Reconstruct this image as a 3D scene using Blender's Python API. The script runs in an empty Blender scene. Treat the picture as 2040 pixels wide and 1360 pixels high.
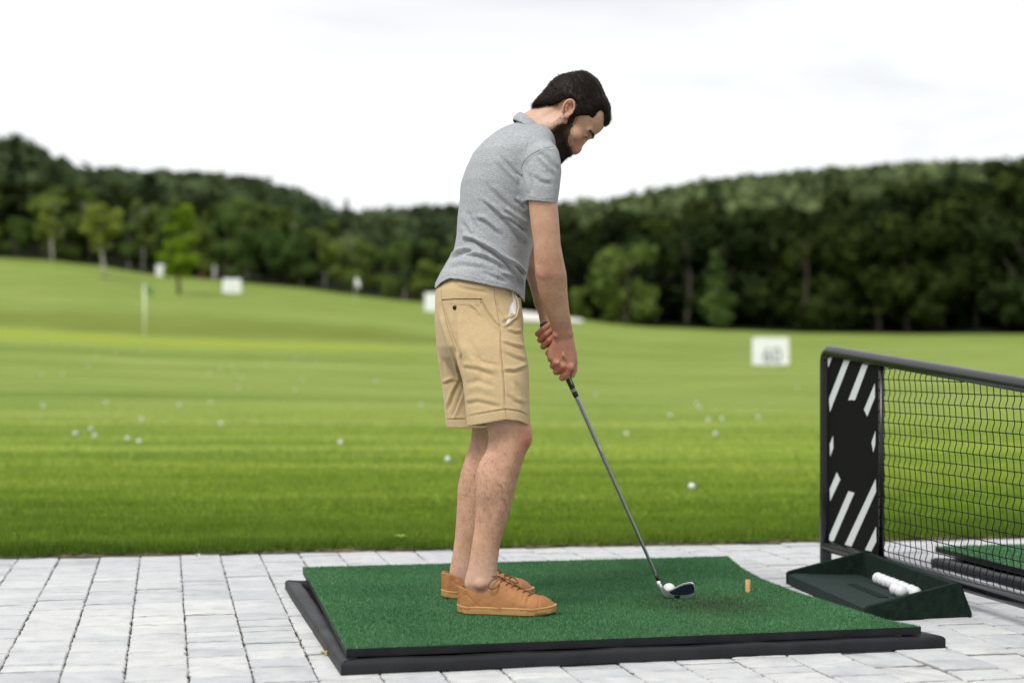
import bpy, math, random
import numpy as np
from mathutils import Vector, Matrix
from mathutils.bvhtree import BVHTree

random.seed(7)
rng = np.random.default_rng(11)
scene = bpy.context.scene
col = scene.collection
F = 3200.0; HZ = 710.0; CX = 1020.0; CH = 0.84      # focal length in photo pixels, horizon row, centre column, eye height

# ------------------------------------------------------------------ camera
cd = bpy.data.cameras.new('camera'); cam = bpy.data.objects.new('camera', cd); col.objects.link(cam)
cam.location = (0, 0, CH); cam.rotation_euler = (math.radians(90), 0, 0)
cd.sensor_width = 36.0; cd.lens = F / 2040 * 36.0; cd.shift_y = 30.0 / 2040
cd.clip_start = 0.1; cd.clip_end = 4000
cd.dof.use_dof = True; cd.dof.focus_distance = 5.0; cd.dof.aperture_fstop = 1.95
scene.camera = cam

# ------------------------------------------------------------------ overcast sky, soft sun, exposure
SUN_EL, SUN_AZ = math.radians(52), math.radians(215)      # azimuth from +Y clockwise: behind the camera, to the left
w = bpy.data.worlds.new('World'); scene.world = w; w.use_nodes = True
nt = w.node_tree; nt.nodes.clear()
def N(nt, t, **kw):
    n = nt.nodes.new(t)
    for k, v in kw.items(): setattr(n, k, v)
    return n
out = N(nt, 'ShaderNodeOutputWorld'); bg = N(nt, 'ShaderNodeBackground')
sky = N(nt, 'ShaderNodeTexSky', sky_type='NISHITA', sun_disc=False, sun_elevation=SUN_EL, sun_rotation=SUN_AZ)
tc = N(nt, 'ShaderNodeTexCoord'); mp = N(nt, 'ShaderNodeMapping'); mp.inputs['Scale'].default_value = (1.6, 1.6, 7.0)
nz = N(nt, 'ShaderNodeTexNoise'); nz.inputs['Scale'].default_value = 1.7; nz.inputs['Detail'].default_value = 5; nz.inputs['Distortion'].default_value = 0.6
cr = N(nt, 'ShaderNodeValToRGB')
cr.color_ramp.elements[0].position = 0.30; cr.color_ramp.elements[0].color = (5.7, 5.75, 5.9, 1)
cr.color_ramp.elements[1].position = 0.50; cr.color_ramp.elements[1].color = (7.2, 7.2, 7.2, 1)
mx = N(nt, 'ShaderNodeMixRGB'); mx.inputs[0].default_value = 0.93
nt.links.new(tc.outputs['Generated'], mp.inputs[0]); nt.links.new(mp.outputs[0], nz.inputs['Vector'])
nt.links.new(nz.outputs[0], cr.inputs[0]); nt.links.new(sky.outputs[0], mx.inputs[1]); nt.links.new(cr.outputs[0], mx.inputs[2])
nt.links.new(mx.outputs[0], bg.inputs[0]); bg.inputs[1].default_value = 0.08; nt.links.new(bg.outputs[0], out.inputs[0])
sd = bpy.data.lights.new('sun', 'SUN'); so = bpy.data.objects.new('sun', sd); col.objects.link(so)
sd.energy = 1.5; sd.angle = math.radians(24); sd.color = (1.0, 0.97, 0.92)
sdir = Vector((math.sin(SUN_AZ) * math.cos(SUN_EL), math.cos(SUN_AZ) * math.cos(SUN_EL), math.sin(SUN_EL)))
so.rotation_euler = sdir.to_track_quat('Z', 'Y').to_euler(); so.location = (0, 0, 30)
scene.view_settings.view_transform = 'Standard'; scene.view_settings.look = 'None'
scene.view_settings.gamma = 1.0; scene.view_settings.use_curve_mapping = False
scene.view_settings.exposure = 0.95

# ------------------------------------------------------------------ helpers
def P(px, py, Y):
    return np.array([(px - CX) * Y / F, Y, CH - (py - HZ) * Y / F])
def G(px, py, z=0.0):
    return P(px, py, F * (CH - z) / (py - HZ))
def ss(a, b, x):
    t = np.clip((np.asarray(x, float) - a) / (b - a), 0, 1); return t * t * (3 - 2 * t)

def mesh_np(name, V, Fc, smooth=False):
    """V (n,3); Fc: (m,3) or (m,4) array or list of lists"""
    me = bpy.data.meshes.new(name)
    V = np.asarray(V, np.float32)
    if isinstance(Fc, np.ndarray):
        k = Fc.shape[1]; m = Fc.shape[0]
        me.vertices.add(len(V)); me.vertices.foreach_set('co', V.ravel())
        me.loops.add(m * k); me.loops.foreach_set('vertex_index', Fc.astype(np.int32).ravel())
        me.polygons.add(m)
        me.polygons.foreach_set('loop_start', np.arange(0, m * k, k, dtype=np.int32))
        me.polygons.foreach_set('loop_total', np.full(m, k, dtype=np.int32))
        me.update(calc_edges=True)
    else:
        me.from_pydata([tuple(map(float, v)) for v in V], [], Fc); me.update()
    if smooth: me.polygons.foreach_set('use_smooth', np.ones(len(me.polygons), bool))
    return me

def obj(name, me, mat=None, parent=None, loc=None, **props):
    o = bpy.data.objects.new(name, me); col.objects.link(o)
    if mat is not None and not me.materials: me.materials.append(mat)
    if parent is not None: o.parent = parent
    if loc is not None: o.location = loc
    for k, v in props.items(): o[k] = v
    return o
def thing(name, label, cat, loc=(0, 0, 0), group=None, rz=0.0):
    o = bpy.data.objects.new(name, None); col.objects.link(o); o.location = loc; o.rotation_euler = (0, 0, rz)
    o.empty_display_size = 0.1
    o['label'] = label; o['category'] = cat
    if group: o['group'] = group
    return o
def local(parent, V):
    return np.asarray(V, float) - np.array(parent.location)
ORD = ['first','second','third','fourth','fifth','sixth','seventh','eighth','ninth','tenth','eleventh','twelfth','thirteenth','fourteenth','fifteenth','sixteenth','seventeenth','eighteenth','nineteenth']
def ordinal(i):
    i += 1
    if i <= 19: return ORD[i - 1]
    tens = {2: 'twenty', 3: 'thirty', 4: 'forty', 5: 'fifty', 6: 'sixty'}[i // 10]
    if i % 10 == 0: return tens[:-1] + 'ieth'
    return tens + '-' + ORD[i % 10 - 1]

class MB:
    def __init__(s): s.V = []; s.F = []
    def add(s, V, Fc):
        b = len(s.V); s.V += [tuple(map(float, v)) for v in V]; s.F += [[i + b for i in f] for f in Fc]; return s
    def box(s, c, size, rot=None, bev=0.0):
        c = np.array(c, float); h = np.array(size, float) / 2
        if bev > 0:
            bm_v = []; 
            for sx in (-1, 1):
                for sy in (-1, 1):
                    for sz in (-1, 1):
                        bm_v.append([(sx * h[0], sy * (h[1] - bev), sz * (h[2] - bev)), (sx * (h[0] - bev), sy * h[1], sz * (h[2] - bev)), (sx * (h[0] - bev), sy * (h[1] - bev), sz * h[2])])
            V = [v for t in bm_v for v in t]
            def idx(sx, sy, sz, a): return ((sx > 0) * 4 + (sy > 0) * 2 + (sz > 0)) * 3 + a
            Fc = []
            for sx in (-1, 1): Fc.append([idx(sx, -1, -1, 0), idx(sx, 1, -1, 0), idx(sx, 1, 1, 0), idx(sx, -1, 1, 0)][::sx])
            for sy in (-1, 1): Fc.append([idx(-1, sy, -1, 1), idx(-1, sy, 1, 1), idx(1, sy, 1, 1), idx(1, sy, -1, 1)][::sy])
            for sz in (-1, 1): Fc.append([idx(-1, -1, sz, 2), idx(1, -1, sz, 2), idx(1, 1, sz, 2), idx(-1, 1, sz, 2)][::sz])
            for a_ in (-1, 1):
                for b_ in (-1, 1):
                    q = [idx(a_, b_, -1, 0), idx(a_, b_, -1, 1), idx(a_, b_, 1, 1), idx(a_, b_, 1, 0)]; Fc.append(q if a_ * b_ > 0 else q[::-1])
                    q = [idx(a_, -1, b_, 2), idx(a_, -1, b_, 0), idx(a_, 1, b_, 0), idx(a_, 1, b_, 2)]; Fc.append(q if a_ * b_ > 0 else q[::-1])
                    q = [idx(-1, a_, b_, 1), idx(-1, a_, b_, 2), idx(1, a_, b_, 2), idx(1, a_, b_, 1)]; Fc.append(q if a_ * b_ > 0 else q[::-1])
                    for c_ in (-1, 1):
                        q = [idx(a_, b_, c_, 0), idx(a_, b_, c_, 1), idx(a_, b_, c_, 2)]; Fc.append(q if a_ * b_ * c_ > 0 else q[::-1])
            V = np.array(V)
        else:
            V = np.array([(x, y, z) for x in (-h[0], h[0]) for y in (-h[1], h[1]) for z in (-h[2], h[2])])
            Fc = [[0, 1, 3, 2], [4, 6, 7, 5], [0, 4, 5, 1], [2, 3, 7, 6], [0, 2, 6, 4], [1, 5, 7, 3]]
        if rot is not None: V = V @ np.array(rot).T
        return s.add(V + c, Fc)
    def tube(s, pts, r, n=12, closed=False, caps=True, flat=1.0):
        pts = np.array(pts, float); m = len(pts)
        r = np.full(m, r) if np.isscalar(r) else np.array(r, float)
        T = np.gradient(pts, axis=0)
        if closed: T = np.roll(pts, -1, 0) - np.roll(pts, 1, 0)
        T /= np.linalg.norm(T, axis=1)[:, None] + 1e-12
        up = np.array([0, 0, 1.0]) if abs(T[0][2]) < 0.9 else np.array([0, 1.0, 0])
        rings = []; u = np.cross(T[0], up); u /= np.linalg.norm(u)
        for i in range(m):
            u = u - T[i] * np.dot(u, T[i]); u /= np.linalg.norm(u) + 1e-12
            v = np.cross(T[i], u)
            a = np.arange(n) * 2 * math.pi / n
            rings.append(pts[i] + r[i] * (np.cos(a)[:, None] * u + flat * np.sin(a)[:, None] * v))
        V = np.concatenate(rings); Fc = []
        for i in range(m if closed else m - 1):
            j = (i + 1) % m
            for k in range(n): Fc.append([i * n + k, i * n + (k + 1) % n, j * n + (k + 1) % n, j * n + k])
        if caps and not closed:
            Fc.append(list(range(n))[::-1]); Fc.append([(m - 1) * n + k for k in range(n)])
        return s.add(V, Fc)
    def prism(s, poly, z0, z1):
        n = len(poly); V = [(x, y, z0) for x, y in poly] + [(x, y, z1) for x, y in poly]
        Fc = [list(range(n))[::-1], [n + i for i in range(n)]] + [[i, (i + 1) % n, n + (i + 1) % n, n + i] for i in range(n)]
        return s.add(V, Fc)
    def me(s, name, smooth=False, parent=None):
        V = np.array(s.V)
        if parent is not None: V = V - np.array(parent.location)
        m = mesh_np(name, V, s.F, smooth); return m
def auto_smooth(me, deg=35):
    me.polygons.foreach_set('use_smooth', np.ones(len(me.polygons), bool))
    me.set_sharp_from_angle(angle=math.radians(deg)) if hasattr(me, 'set_sharp_from_angle') else None
    return me

def nodes(name):
    m = bpy.data.materials.new(name); m.use_nodes = True; nt = m.node_tree; nt.nodes.clear()
    o = N(nt, 'ShaderNodeOutputMaterial'); b = N(nt, 'ShaderNodeBsdfPrincipled'); nt.links.new(b.outputs[0], o.inputs[0])
    return m, nt, b, o
def L(nt, a, b): nt.links.new(a, b)
def noise(nt, scale, detail=3, rough=0.55, coord='Object', mscale=(1, 1, 1), dist=0.0, rot=(0, 0, 0)):
    t = N(nt, 'ShaderNodeTexCoord'); m = N(nt, 'ShaderNodeMapping'); m.inputs['Scale'].default_value = mscale; m.inputs['Rotation'].default_value = rot
    n = N(nt, 'ShaderNodeTexNoise'); n.inputs['Scale'].default_value = scale; n.inputs['Detail'].default_value = detail; n.inputs['Roughness'].default_value = rough
    n.inputs['Distortion'].default_value = dist
    L(nt, t.outputs[coord], m.inputs[0]); L(nt, m.outputs[0], n.inputs['Vector']); return n.outputs[0]
def wpos_noise(nt, scale, detail=3, rough=0.55, mscale=(1, 1, 1), dist=0.0, rot=(0, 0, 0)):
    g = N(nt, 'ShaderNodeNewGeometry'); m = N(nt, 'ShaderNodeMapping'); m.inputs['Scale'].default_value = mscale; m.inputs['Rotation'].default_value = rot
    n = N(nt, 'ShaderNodeTexNoise'); n.inputs['Scale'].default_value = scale; n.inputs['Detail'].default_value = detail; n.inputs['Roughness'].default_value = rough
    n.inputs['Distortion'].default_value = dist
    L(nt, g.outputs['Position'], m.inputs[0]); L(nt, m.outputs[0], n.inputs['Vector']); return n.outputs[0]
def ramp(nt, fac, stops):
    r = N(nt, 'ShaderNodeValToRGB'); e = r.color_ramp.elements
    while len(e) < len(stops): e.new(0.5)
    for i, (p, c) in enumerate(stops): e[i].position = p; e[i].color = (*c, 1) if len(c) == 3 else c
    L(nt, fac, r.inputs[0]); return r.outputs[0]
def mixc(nt, f, a, b, mode='MIX'):
    m = N(nt, 'ShaderNodeMixRGB', blend_type=mode)
    for i, x in ((0, f), (1, a), (2, b)):
        if hasattr(x, 'links'): L(nt, x, m.inputs[i])
        elif isinstance(x, (int, float)): m.inputs[i].default_value = x
        else: m.inputs[i].default_value = (*x, 1)
    return m.outputs[0]
def math_(nt, op, a, b=0.0, clamp=False):
    m = N(nt, 'ShaderNodeMath', operation=op, use_clamp=clamp)
    for i, x in ((0, a), (1, b)):
        if hasattr(x, 'links'): L(nt, x, m.inputs[i])
        else: m.inputs[i].default_value = x
    return m.outputs[0]
def bump(nt, b, h, strength=0.3, dist=0.01):
    n = N(nt, 'ShaderNodeBump'); n.inputs['Strength'].default_value = strength; n.inputs['Distance'].default_value = dist
    L(nt, h, n.inputs['Height']); L(nt, n.outputs[0], b.inputs['Normal'])
def simple(name, colr, rough=0.6, metal=0.0, spec=0.5, var=0.0, bscale=0, bstr=0.2, bdist=0.001, vscale=20):
    m, nt, b, o = nodes(name)
    b.inputs['Base Color'].default_value = (*colr, 1); b.inputs['Roughness'].default_value = rough; b.inputs['Metallic'].default_value = metal
    b.inputs['Specular IOR Level'].default_value = spec
    if var:
        n = noise(nt, vscale, 4); c = ramp(nt, n, [(0.3, tuple(x * (1 - var) for x in colr)), (0.7, tuple(min(1, x * (1 + var)) for x in colr))]); L(nt, c, b.inputs['Base Color'])
        r = ramp(nt, n, [(0.3, (rough * 0.85,) * 3), (0.7, (min(1, rough * 1.15),) * 3)]); L(nt, r, b.inputs['Roughness'])
    if bscale: bump(nt, b, noise(nt, bscale, 4), bstr, bdist)
    return m

# ------------------------------------------------------------------ terrain
TH = math.atan(0.215)
EV = np.array([math.cos(TH), math.sin(TH)]); NV = np.array([-math.sin(TH), math.cos(TH)])      # paver rows along EV, columns along NV
def t_edge(s): return 6.945 - 0.045 * s
YF = 155.0
BPX = [-2500, -600, 0, 100, 200, 300, 400, 500, 600, 700, 800, 880, 1150, 1200, 1300, 1400, 1600, 1800, 2040, 2800, 4600]
BRW = [470, 492, 512, 517, 528, 545, 553, 563, 572, 585, 597, 604, 632, 641, 650, 655, 662, 665, 665, 668, 670]
SPX = [-2500, -400, 0, 30, 60, 100, 150, 300, 400, 500, 560, 620, 650, 700, 800, 900, 1130, 1200, 1300, 1400, 1500, 1600, 1700, 1800, 2040, 2500, 4600]
SRW = [250, 250, 285, 268, 285, 315, 338, 342, 345, 354, 370, 400, 418, 424, 414, 412, 403, 398, 379, 360, 350, 340, 330, 322, 318, 300, 300]
def terr(X, Y):
    X = np.asarray(X, float); Y = np.asarray(Y, float)
    px = CX + X / np.maximum(Y, 1) * F
    zf = CH + (HZ - np.interp(px, BPX, BRW)) * YF / F
    zr = CH + (HZ - np.interp(px, SPX, SRW)) * 400 / F - 7.5
    t = np.clip((Y - 11) / (YF - 11), 0, 1)
    z = 0.012 + zf * t ** 1.8
    z = z + ss(66, 75, Y + 1.5 * np.sin(X * 0.15)) * 0.6 * (1 - ss(85, 135, Y)) * (1 - ss(700, 1150, px))
    z = z + ss(14, 40, Y) * (1 - ss(120, 150, Y)) * (0.07 * np.sin(X * 0.21 + Y * 0.13) + 0.05 * np.sin(Y * 0.31 - X * 0.05 + 1) + 0.03 * np.sin(Y * 0.8 + X * 0.1))
    back = np.clip((Y - YF) / (400 - YF), 0, 1)
    z = np.where(Y > YF, zf + (zr - zf) * (back * 0.75 + 0.25 * back * back * (3 - 2 * back)), z)
    z = z - np.clip(Y - 400, 0, 400) * 0.12
    return z
def hit(px, row):
    Ys = np.linspace(7, 200, 8000); X = (px - CX) * Ys / F; r = HZ - (terr(X, Ys) - CH) * F / Ys
    i = np.argmax(r <= row); 
    return np.array([X[i], Ys[i], float(terr(X[i], Ys[i]))])

def grass_color(nt, near=True):
    """lawn colour from world position; greener and lusher by the paving, mown and paler further out"""
    g = N(nt, 'ShaderNodeNewGeometry'); sep = N(nt, 'ShaderNodeSeparateXYZ'); L(nt, g.outputs['Position'], sep.inputs[0])
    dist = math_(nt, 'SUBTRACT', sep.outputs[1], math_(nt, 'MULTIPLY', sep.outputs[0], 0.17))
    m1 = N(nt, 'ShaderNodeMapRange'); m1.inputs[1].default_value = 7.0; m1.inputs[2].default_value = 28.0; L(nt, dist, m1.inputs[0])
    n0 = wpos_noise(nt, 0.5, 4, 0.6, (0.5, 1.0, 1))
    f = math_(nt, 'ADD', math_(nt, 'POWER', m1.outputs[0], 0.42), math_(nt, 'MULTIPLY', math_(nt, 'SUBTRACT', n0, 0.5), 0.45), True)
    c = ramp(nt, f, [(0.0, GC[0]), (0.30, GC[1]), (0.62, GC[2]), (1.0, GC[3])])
    # long streaks along the mowing direction
    n1 = wpos_noise(nt, 1.0, 5, 0.6, (0.035, 0.33, 0.2))
    c = mixc(nt, 0.85, c, ramp(nt, n1, [(0.36, (0.70, 0.76, 0.62)), (0.52, (1, 1, 1)), (0.70, (1.22, 1.15, 1.45))]), 'MULTIPLY')
    n2 = wpos_noise(nt, 1.0, 4, 0.6, (0.25, 1.3, 0.5))
    c = mixc(nt, 0.8, c, ramp(nt, n2, [(0.35, (0.68, 0.75, 0.66)), (0.52, (1, 1, 1)), (0.68, (1.22, 1.12, 1.4))]), 'MULTIPLY')
    n3 = wpos_noise(nt, 9.0, 3, 0.6)
    c = mixc(nt, 0.5, c, ramp(nt, n3, [(0.35, (0.7, 0.75, 0.7)), (0.65, (1.25, 1.2, 1.2))]), 'MULTIPLY')
    return c
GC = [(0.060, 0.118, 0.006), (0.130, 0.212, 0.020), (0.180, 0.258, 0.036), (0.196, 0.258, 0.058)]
m_field, nt, b, o_ = nodes('field_grass')
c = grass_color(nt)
# putting green: a smoother, brighter oval, with a rough darker bank behind it
g = N(nt, 'ShaderNodeNewGeometry'); mpn = N(nt, 'ShaderNodeMapping'); L(nt, g.outputs['Position'], mpn.inputs[0])
GR = hit(330, 684)
mpn.inputs['Location'].default_value = (-(GR[0] - 3.0) / 13.5, -(GR[1] + 0.3) / 5.4, 0); mpn.inputs['Scale'].default_value = (1 / 13.5, 1 / 5.4, 0)
ln = N(nt, 'ShaderNodeVectorMath', operation='LENGTH'); L(nt, mpn.outputs[0], ln.inputs[0])
nn = wpos_noise(nt, 0.5, 3)
ll = math_(nt, 'ADD', ln.outputs['Value'], math_(nt, 'MULTIPLY', nn, 0.3))
msk = ramp(nt, ll, [(1.02, (1, 1, 1)), (1.2, (0, 0, 0))]) if False else None
mr = N(nt, 'ShaderNodeMapRange'); mr.inputs[1].default_value = 1.2; mr.inputs[2].default_value = 1.05; L(nt, ll, mr.inputs[0])
c = mixc(nt, mr.outputs[0], c, (0.235, 0.290, 0.042))
mb = N(nt, 'ShaderNodeMapping'); L(nt, g.outputs['Position'], mb.inputs[0])
mb.inputs['Location'].default_value = (-(GR[0] - 2.0) / 17.0, -(GR[1] + 9.3) / 3.8, 0); mb.inputs['Scale'].default_value = (1 / 17.0, 1 / 3.8, 0)
lb = N(nt, 'ShaderNodeVectorMath', operation='LENGTH'); L(nt, mb.outputs[0], lb.inputs[0])
lb2 = math_(nt, 'ADD', lb.outputs['Value'], math_(nt, 'MULTIPLY', wpos_noise(nt, 0.35, 4), 0.9))
mr2 = N(nt, 'ShaderNodeMapRange'); mr2.inputs[1].default_value = 1.55; mr2.inputs[2].default_value = 1.15; L(nt, lb2, mr2.inputs[0])
c = mixc(nt, math_(nt, 'MULTIPLY', mr2.outputs[0], 0.6), c, (0.125, 0.150, 0.026))
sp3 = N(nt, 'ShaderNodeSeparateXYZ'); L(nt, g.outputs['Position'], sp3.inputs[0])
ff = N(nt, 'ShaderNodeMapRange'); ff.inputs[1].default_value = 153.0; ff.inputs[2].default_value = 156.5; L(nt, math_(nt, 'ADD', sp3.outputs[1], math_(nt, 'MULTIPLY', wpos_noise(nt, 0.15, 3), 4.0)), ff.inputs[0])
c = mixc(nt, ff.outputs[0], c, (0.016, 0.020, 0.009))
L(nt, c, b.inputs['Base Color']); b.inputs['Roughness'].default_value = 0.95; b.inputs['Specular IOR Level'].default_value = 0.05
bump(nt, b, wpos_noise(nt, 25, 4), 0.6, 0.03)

AU = np.concatenate([np.linspace(-2.6, -1.1, 20, endpoint=False), np.linspace(-1.1, -0.4, 30, endpoint=False), np.linspace(-0.4, 0.4, 150, endpoint=False), np.linspace(0.4, 1.1, 30, endpoint=False), np.linspace(1.1, 2.6, 21)])
fr = np.concatenate([(np.exp(np.linspace(0, math.log(YF / 6.9), 230)) - 1) / (YF / 6.9 - 1), 1 + np.linspace(0.02, 3.6, 60)])
fr = np.unique(np.round(fr, 6))
Ve = []
for a in AU:
    # first point on the paving edge along this azimuth: X = aY, t = edge(s)
    den = (NV[0] * a + NV[1]) + 0.045 * (EV[0] * a + EV[1]); Y0 = 6.945 / max(den, 0.25)
    Y0 = min(Y0, 20)
    Yv = Y0 + (YF - Y0) * np.minimum(fr, 1) + np.maximum(fr - 1, 0) * YF
    Xv = a * Yv; Zv = terr(Xv, Yv)
    Ve.append(np.stack([Xv, Yv, Zv], 1))
Ve = np.array(Ve); na, nf = Ve.shape[:2]
idx = np.arange(na * nf).reshape(na, nf)
Fq = np.stack([idx[:-1, :-1], idx[1:, :-1], idx[1:, 1:], idx[:-1, 1:]], -1).reshape(-1, 4)
obj('field', mesh_np('field', Ve.reshape(-1, 3), Fq, True), m_field, kind='structure')

# bare ground under the paving and beyond every edge
m_soil = simple('joint_sand', (0.085, 0.075, 0.055), 0.95, var=0.35, vscale=60)
mb_ = MB(); mb_.add([(-12, -2, -0.03), (14, -2, -0.03), (14, 12, -0.03), (-12, 12, -0.03)], [[0, 1, 2, 3]])
obj('joint_bed', mb_.me('joint_bed'), m_soil, kind='structure')
mb_ = MB(); mb_.add([(-900, -300, -0.06), (900, -300, -0.06), (900, 900, -0.06), (-900, 900, -0.06)], [[0, 1, 2, 3]])
obj('ground', mb_.me('ground'), m_field, kind='structure')
# crumbly earth lip where turf meets paving
m_earth = simple('turf_edge_earth', (0.085, 0.065, 0.035), 1.0, var=0.5, vscale=30)
Vv = []; Ff = []
S_ = np.linspace(-6, 9, 700)
for i, s in enumerate(S_):
    t = t_edge(s) + 0.006 * math.sin(s * 23) + rng.normal(0, 0.003)
    for dt, z in ((-0.012, 0.0015), (0.004, 0.011 + rng.normal(0, 0.002)), (0.06, 0.0165)):
        p = EV * s + NV * (t + dt); Vv.append((p[0], p[1], z))
    if i: k = 3 * i; Ff += [[k - 3, k, k + 1, k - 2], [k - 2, k + 1, k + 2, k - 1]]
obj('turf_edge', mesh_np('turf_edge', Vv, Ff, True), m_earth, kind='structure')

# ------------------------------------------------------------------ lawn blades (one triangle each, joined: nobody could count them)
m_blade, nt, b, o_ = nodes('grass_blade')
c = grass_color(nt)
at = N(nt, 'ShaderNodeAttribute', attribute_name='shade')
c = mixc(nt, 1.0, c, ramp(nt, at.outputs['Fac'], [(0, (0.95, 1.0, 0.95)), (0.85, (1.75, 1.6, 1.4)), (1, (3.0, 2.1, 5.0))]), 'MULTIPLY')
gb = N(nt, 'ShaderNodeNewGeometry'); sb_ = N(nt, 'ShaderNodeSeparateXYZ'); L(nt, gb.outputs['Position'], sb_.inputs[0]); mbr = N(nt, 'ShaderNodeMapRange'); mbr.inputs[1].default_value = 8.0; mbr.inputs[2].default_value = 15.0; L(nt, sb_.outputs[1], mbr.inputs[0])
c = mixc(nt, mbr.outputs[0], c, mixc(nt, 1.0, c, (1.40, 1.28, 1.5), 'MULTIPLY'))    # brightness painted in with distance, making up for light upright blades lose
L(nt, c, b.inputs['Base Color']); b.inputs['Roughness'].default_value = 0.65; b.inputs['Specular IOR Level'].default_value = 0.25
tr = N(nt, 'ShaderNodeBsdfTranslucent'); L(nt, c, tr.inputs[0]); ms = N(nt, 'ShaderNodeMixShader'); ms.inputs[0].default_value = 0.35
L(nt, b.outputs[0], ms.inputs[1]); L(nt, tr.outputs[0], ms.inputs[2]); L(nt, ms.outputs[0], o_.inputs[0])
def blades(X, Y, z, h, wd, lean):
    n = len(X); a = rng.uniform(0, 2 * math.pi, n); la = rng.uniform(0, 2 * math.pi, n)
    dx = np.cos(a) * wd / 2; dy = np.sin(a) * wd / 2
    V = np.empty((n, 3, 3))
    V[:, 0] = np.stack([X - dx, Y - dy, z], 1); V[:, 1] = np.stack([X + dx, Y + dy, z], 1)
    V[:, 2] = np.stack([X + np.cos(la) * lean * h, Y + np.sin(la) * lean * h, z + h], 1)
    return V
def field_sample(n, Ya, Yb, p=1.0):
    Y = Ya + (Yb - Ya) * rng.random(n) ** p; X = (rng.random(n) * 2 - 1) * Y * 0.42
    X += 0.0
    s = EV[0] * X + EV[1] * Y; t = NV[0] * X + NV[1] * Y
    k = (rng.random(n) > ss(11, 27, Y)) & (t > t_edge(s) - 0.014 - 0.030 * np.clip(np.sin(s * 5.3 + 2 * np.sin(s * 1.7)), 0, 1) ** 3 + 0.02 * np.maximum(0, np.sin(s * 9 + 1.3 * np.sin(s * 3.1)))* (rng.random(n) < 0.8))
    return X[k], Y[k]
parts = []
for n, Ya, Yb, h, wd in ((250000, 6.2, 8.2, 0.034, 0.0042), (140000, 8.0, 12.0, 0.028, 0.007), (130000, 11.5, 27, 0.024, 0.013)):
    X, Y = field_sample(n, Ya, Yb)
    s = EV[0] * X + EV[1] * Y; t = NV[0] * X + NV[1] * Y
    eg = 1 + 0.25 * (1 - ss(0.1, 0.8, t - t_edge(s)))
    clump = 0.75 + 0.5 * (0.5 + 0.5 * np.sin(X * 17 + 3 * np.sin(Y * 11)) * np.sin(Y * 19 + 2 * np.sin(X * 13)))
    hh = h * eg * clump * rng.uniform(0.6, 1.15, len(X)) * np.where(t - t_edge(s) < 0.03, 0.7, 1)
    parts.append(blades(X, Y, terr(X, Y) - 0.001, hh, wd * rng.uniform(0.7, 1.3, len(X)), rng.uniform(0.1, 0.8, len(X))))
VB = np.concatenate(parts)
me = mesh_np('lawn_grass', VB.reshape(-1, 3), np.arange(len(VB) * 3).reshape(-1, 3))
sh = rng.random(len(VB)) ** 1.2; sh = np.where(rng.random(len(VB)) < 0.985, sh * 0.85, 1.0)
at_ = me.attributes.new('shade', 'FLOAT', 'FACE'); at_.data.foreach_set('value', sh.astype(np.float32))
obj('grass', me, m_blade, kind='stuff', label='mown green lawn grass spreading from the paving across the range', category='grass')

# ------------------------------------------------------------------ paving
m_pav, nt, b, o_ = nodes('paver_concrete')
oi = N(nt, 'ShaderNodeObjectInfo')
n1 = wpos_noise(nt, 14, 6, 0.65); n2 = wpos_noise(nt, 140, 4, 0.7); n3 = wpos_noise(nt, 2.2, 3)
c = ramp(nt, oi.outputs['Random'], [(0, (0.43, 0.442, 0.455)), (1, (0.53, 0.533, 0.53))])
c = mixc(nt, 1, c, ramp(nt, n1, [(0.3, (0.86, 0.87, 0.9)), (0.6, (1.04, 1.04, 1.03))]), 'MULTIPLY')
c = mixc(nt, 0.8, c, ramp(nt, n2, [(0.28, (0.80, 0.80, 0.80)), (0.42, (1, 1, 1)), (0.7, (1.05, 1.05, 1.05))]), 'MULTIPLY')
c = mixc(nt, 1, c, ramp(nt, n3, [(0.3, (0.93, 0.93, 0.94)), (0.7, (1.03, 1.03, 1.02))]), 'MULTIPLY')
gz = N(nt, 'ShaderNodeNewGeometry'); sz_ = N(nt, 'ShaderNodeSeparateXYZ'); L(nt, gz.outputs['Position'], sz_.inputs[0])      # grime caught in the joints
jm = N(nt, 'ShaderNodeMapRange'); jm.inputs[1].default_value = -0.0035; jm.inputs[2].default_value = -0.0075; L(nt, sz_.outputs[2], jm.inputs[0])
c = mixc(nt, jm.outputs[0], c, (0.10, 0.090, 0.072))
st_ = wpos_noise(nt, 5.5, 6, 0.75, dist=0.8)
c = mixc(nt, 0.35, c, ramp(nt, st_, [(0.30, (0.80, 0.79, 0.77)), (0.42, (1, 1, 1))]), 'MULTIPLY')
L(nt, c, b.inputs['Base Color']); b.inputs['Roughness'].default_value = 0.85; b.inputs['Specular IOR Level'].default_value = 0.3
bump(nt, b, math_(nt, 'ADD', n2, math_(nt, 'MULTIPLY', n1, 2.0)), 0.5, 0.004)
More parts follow.
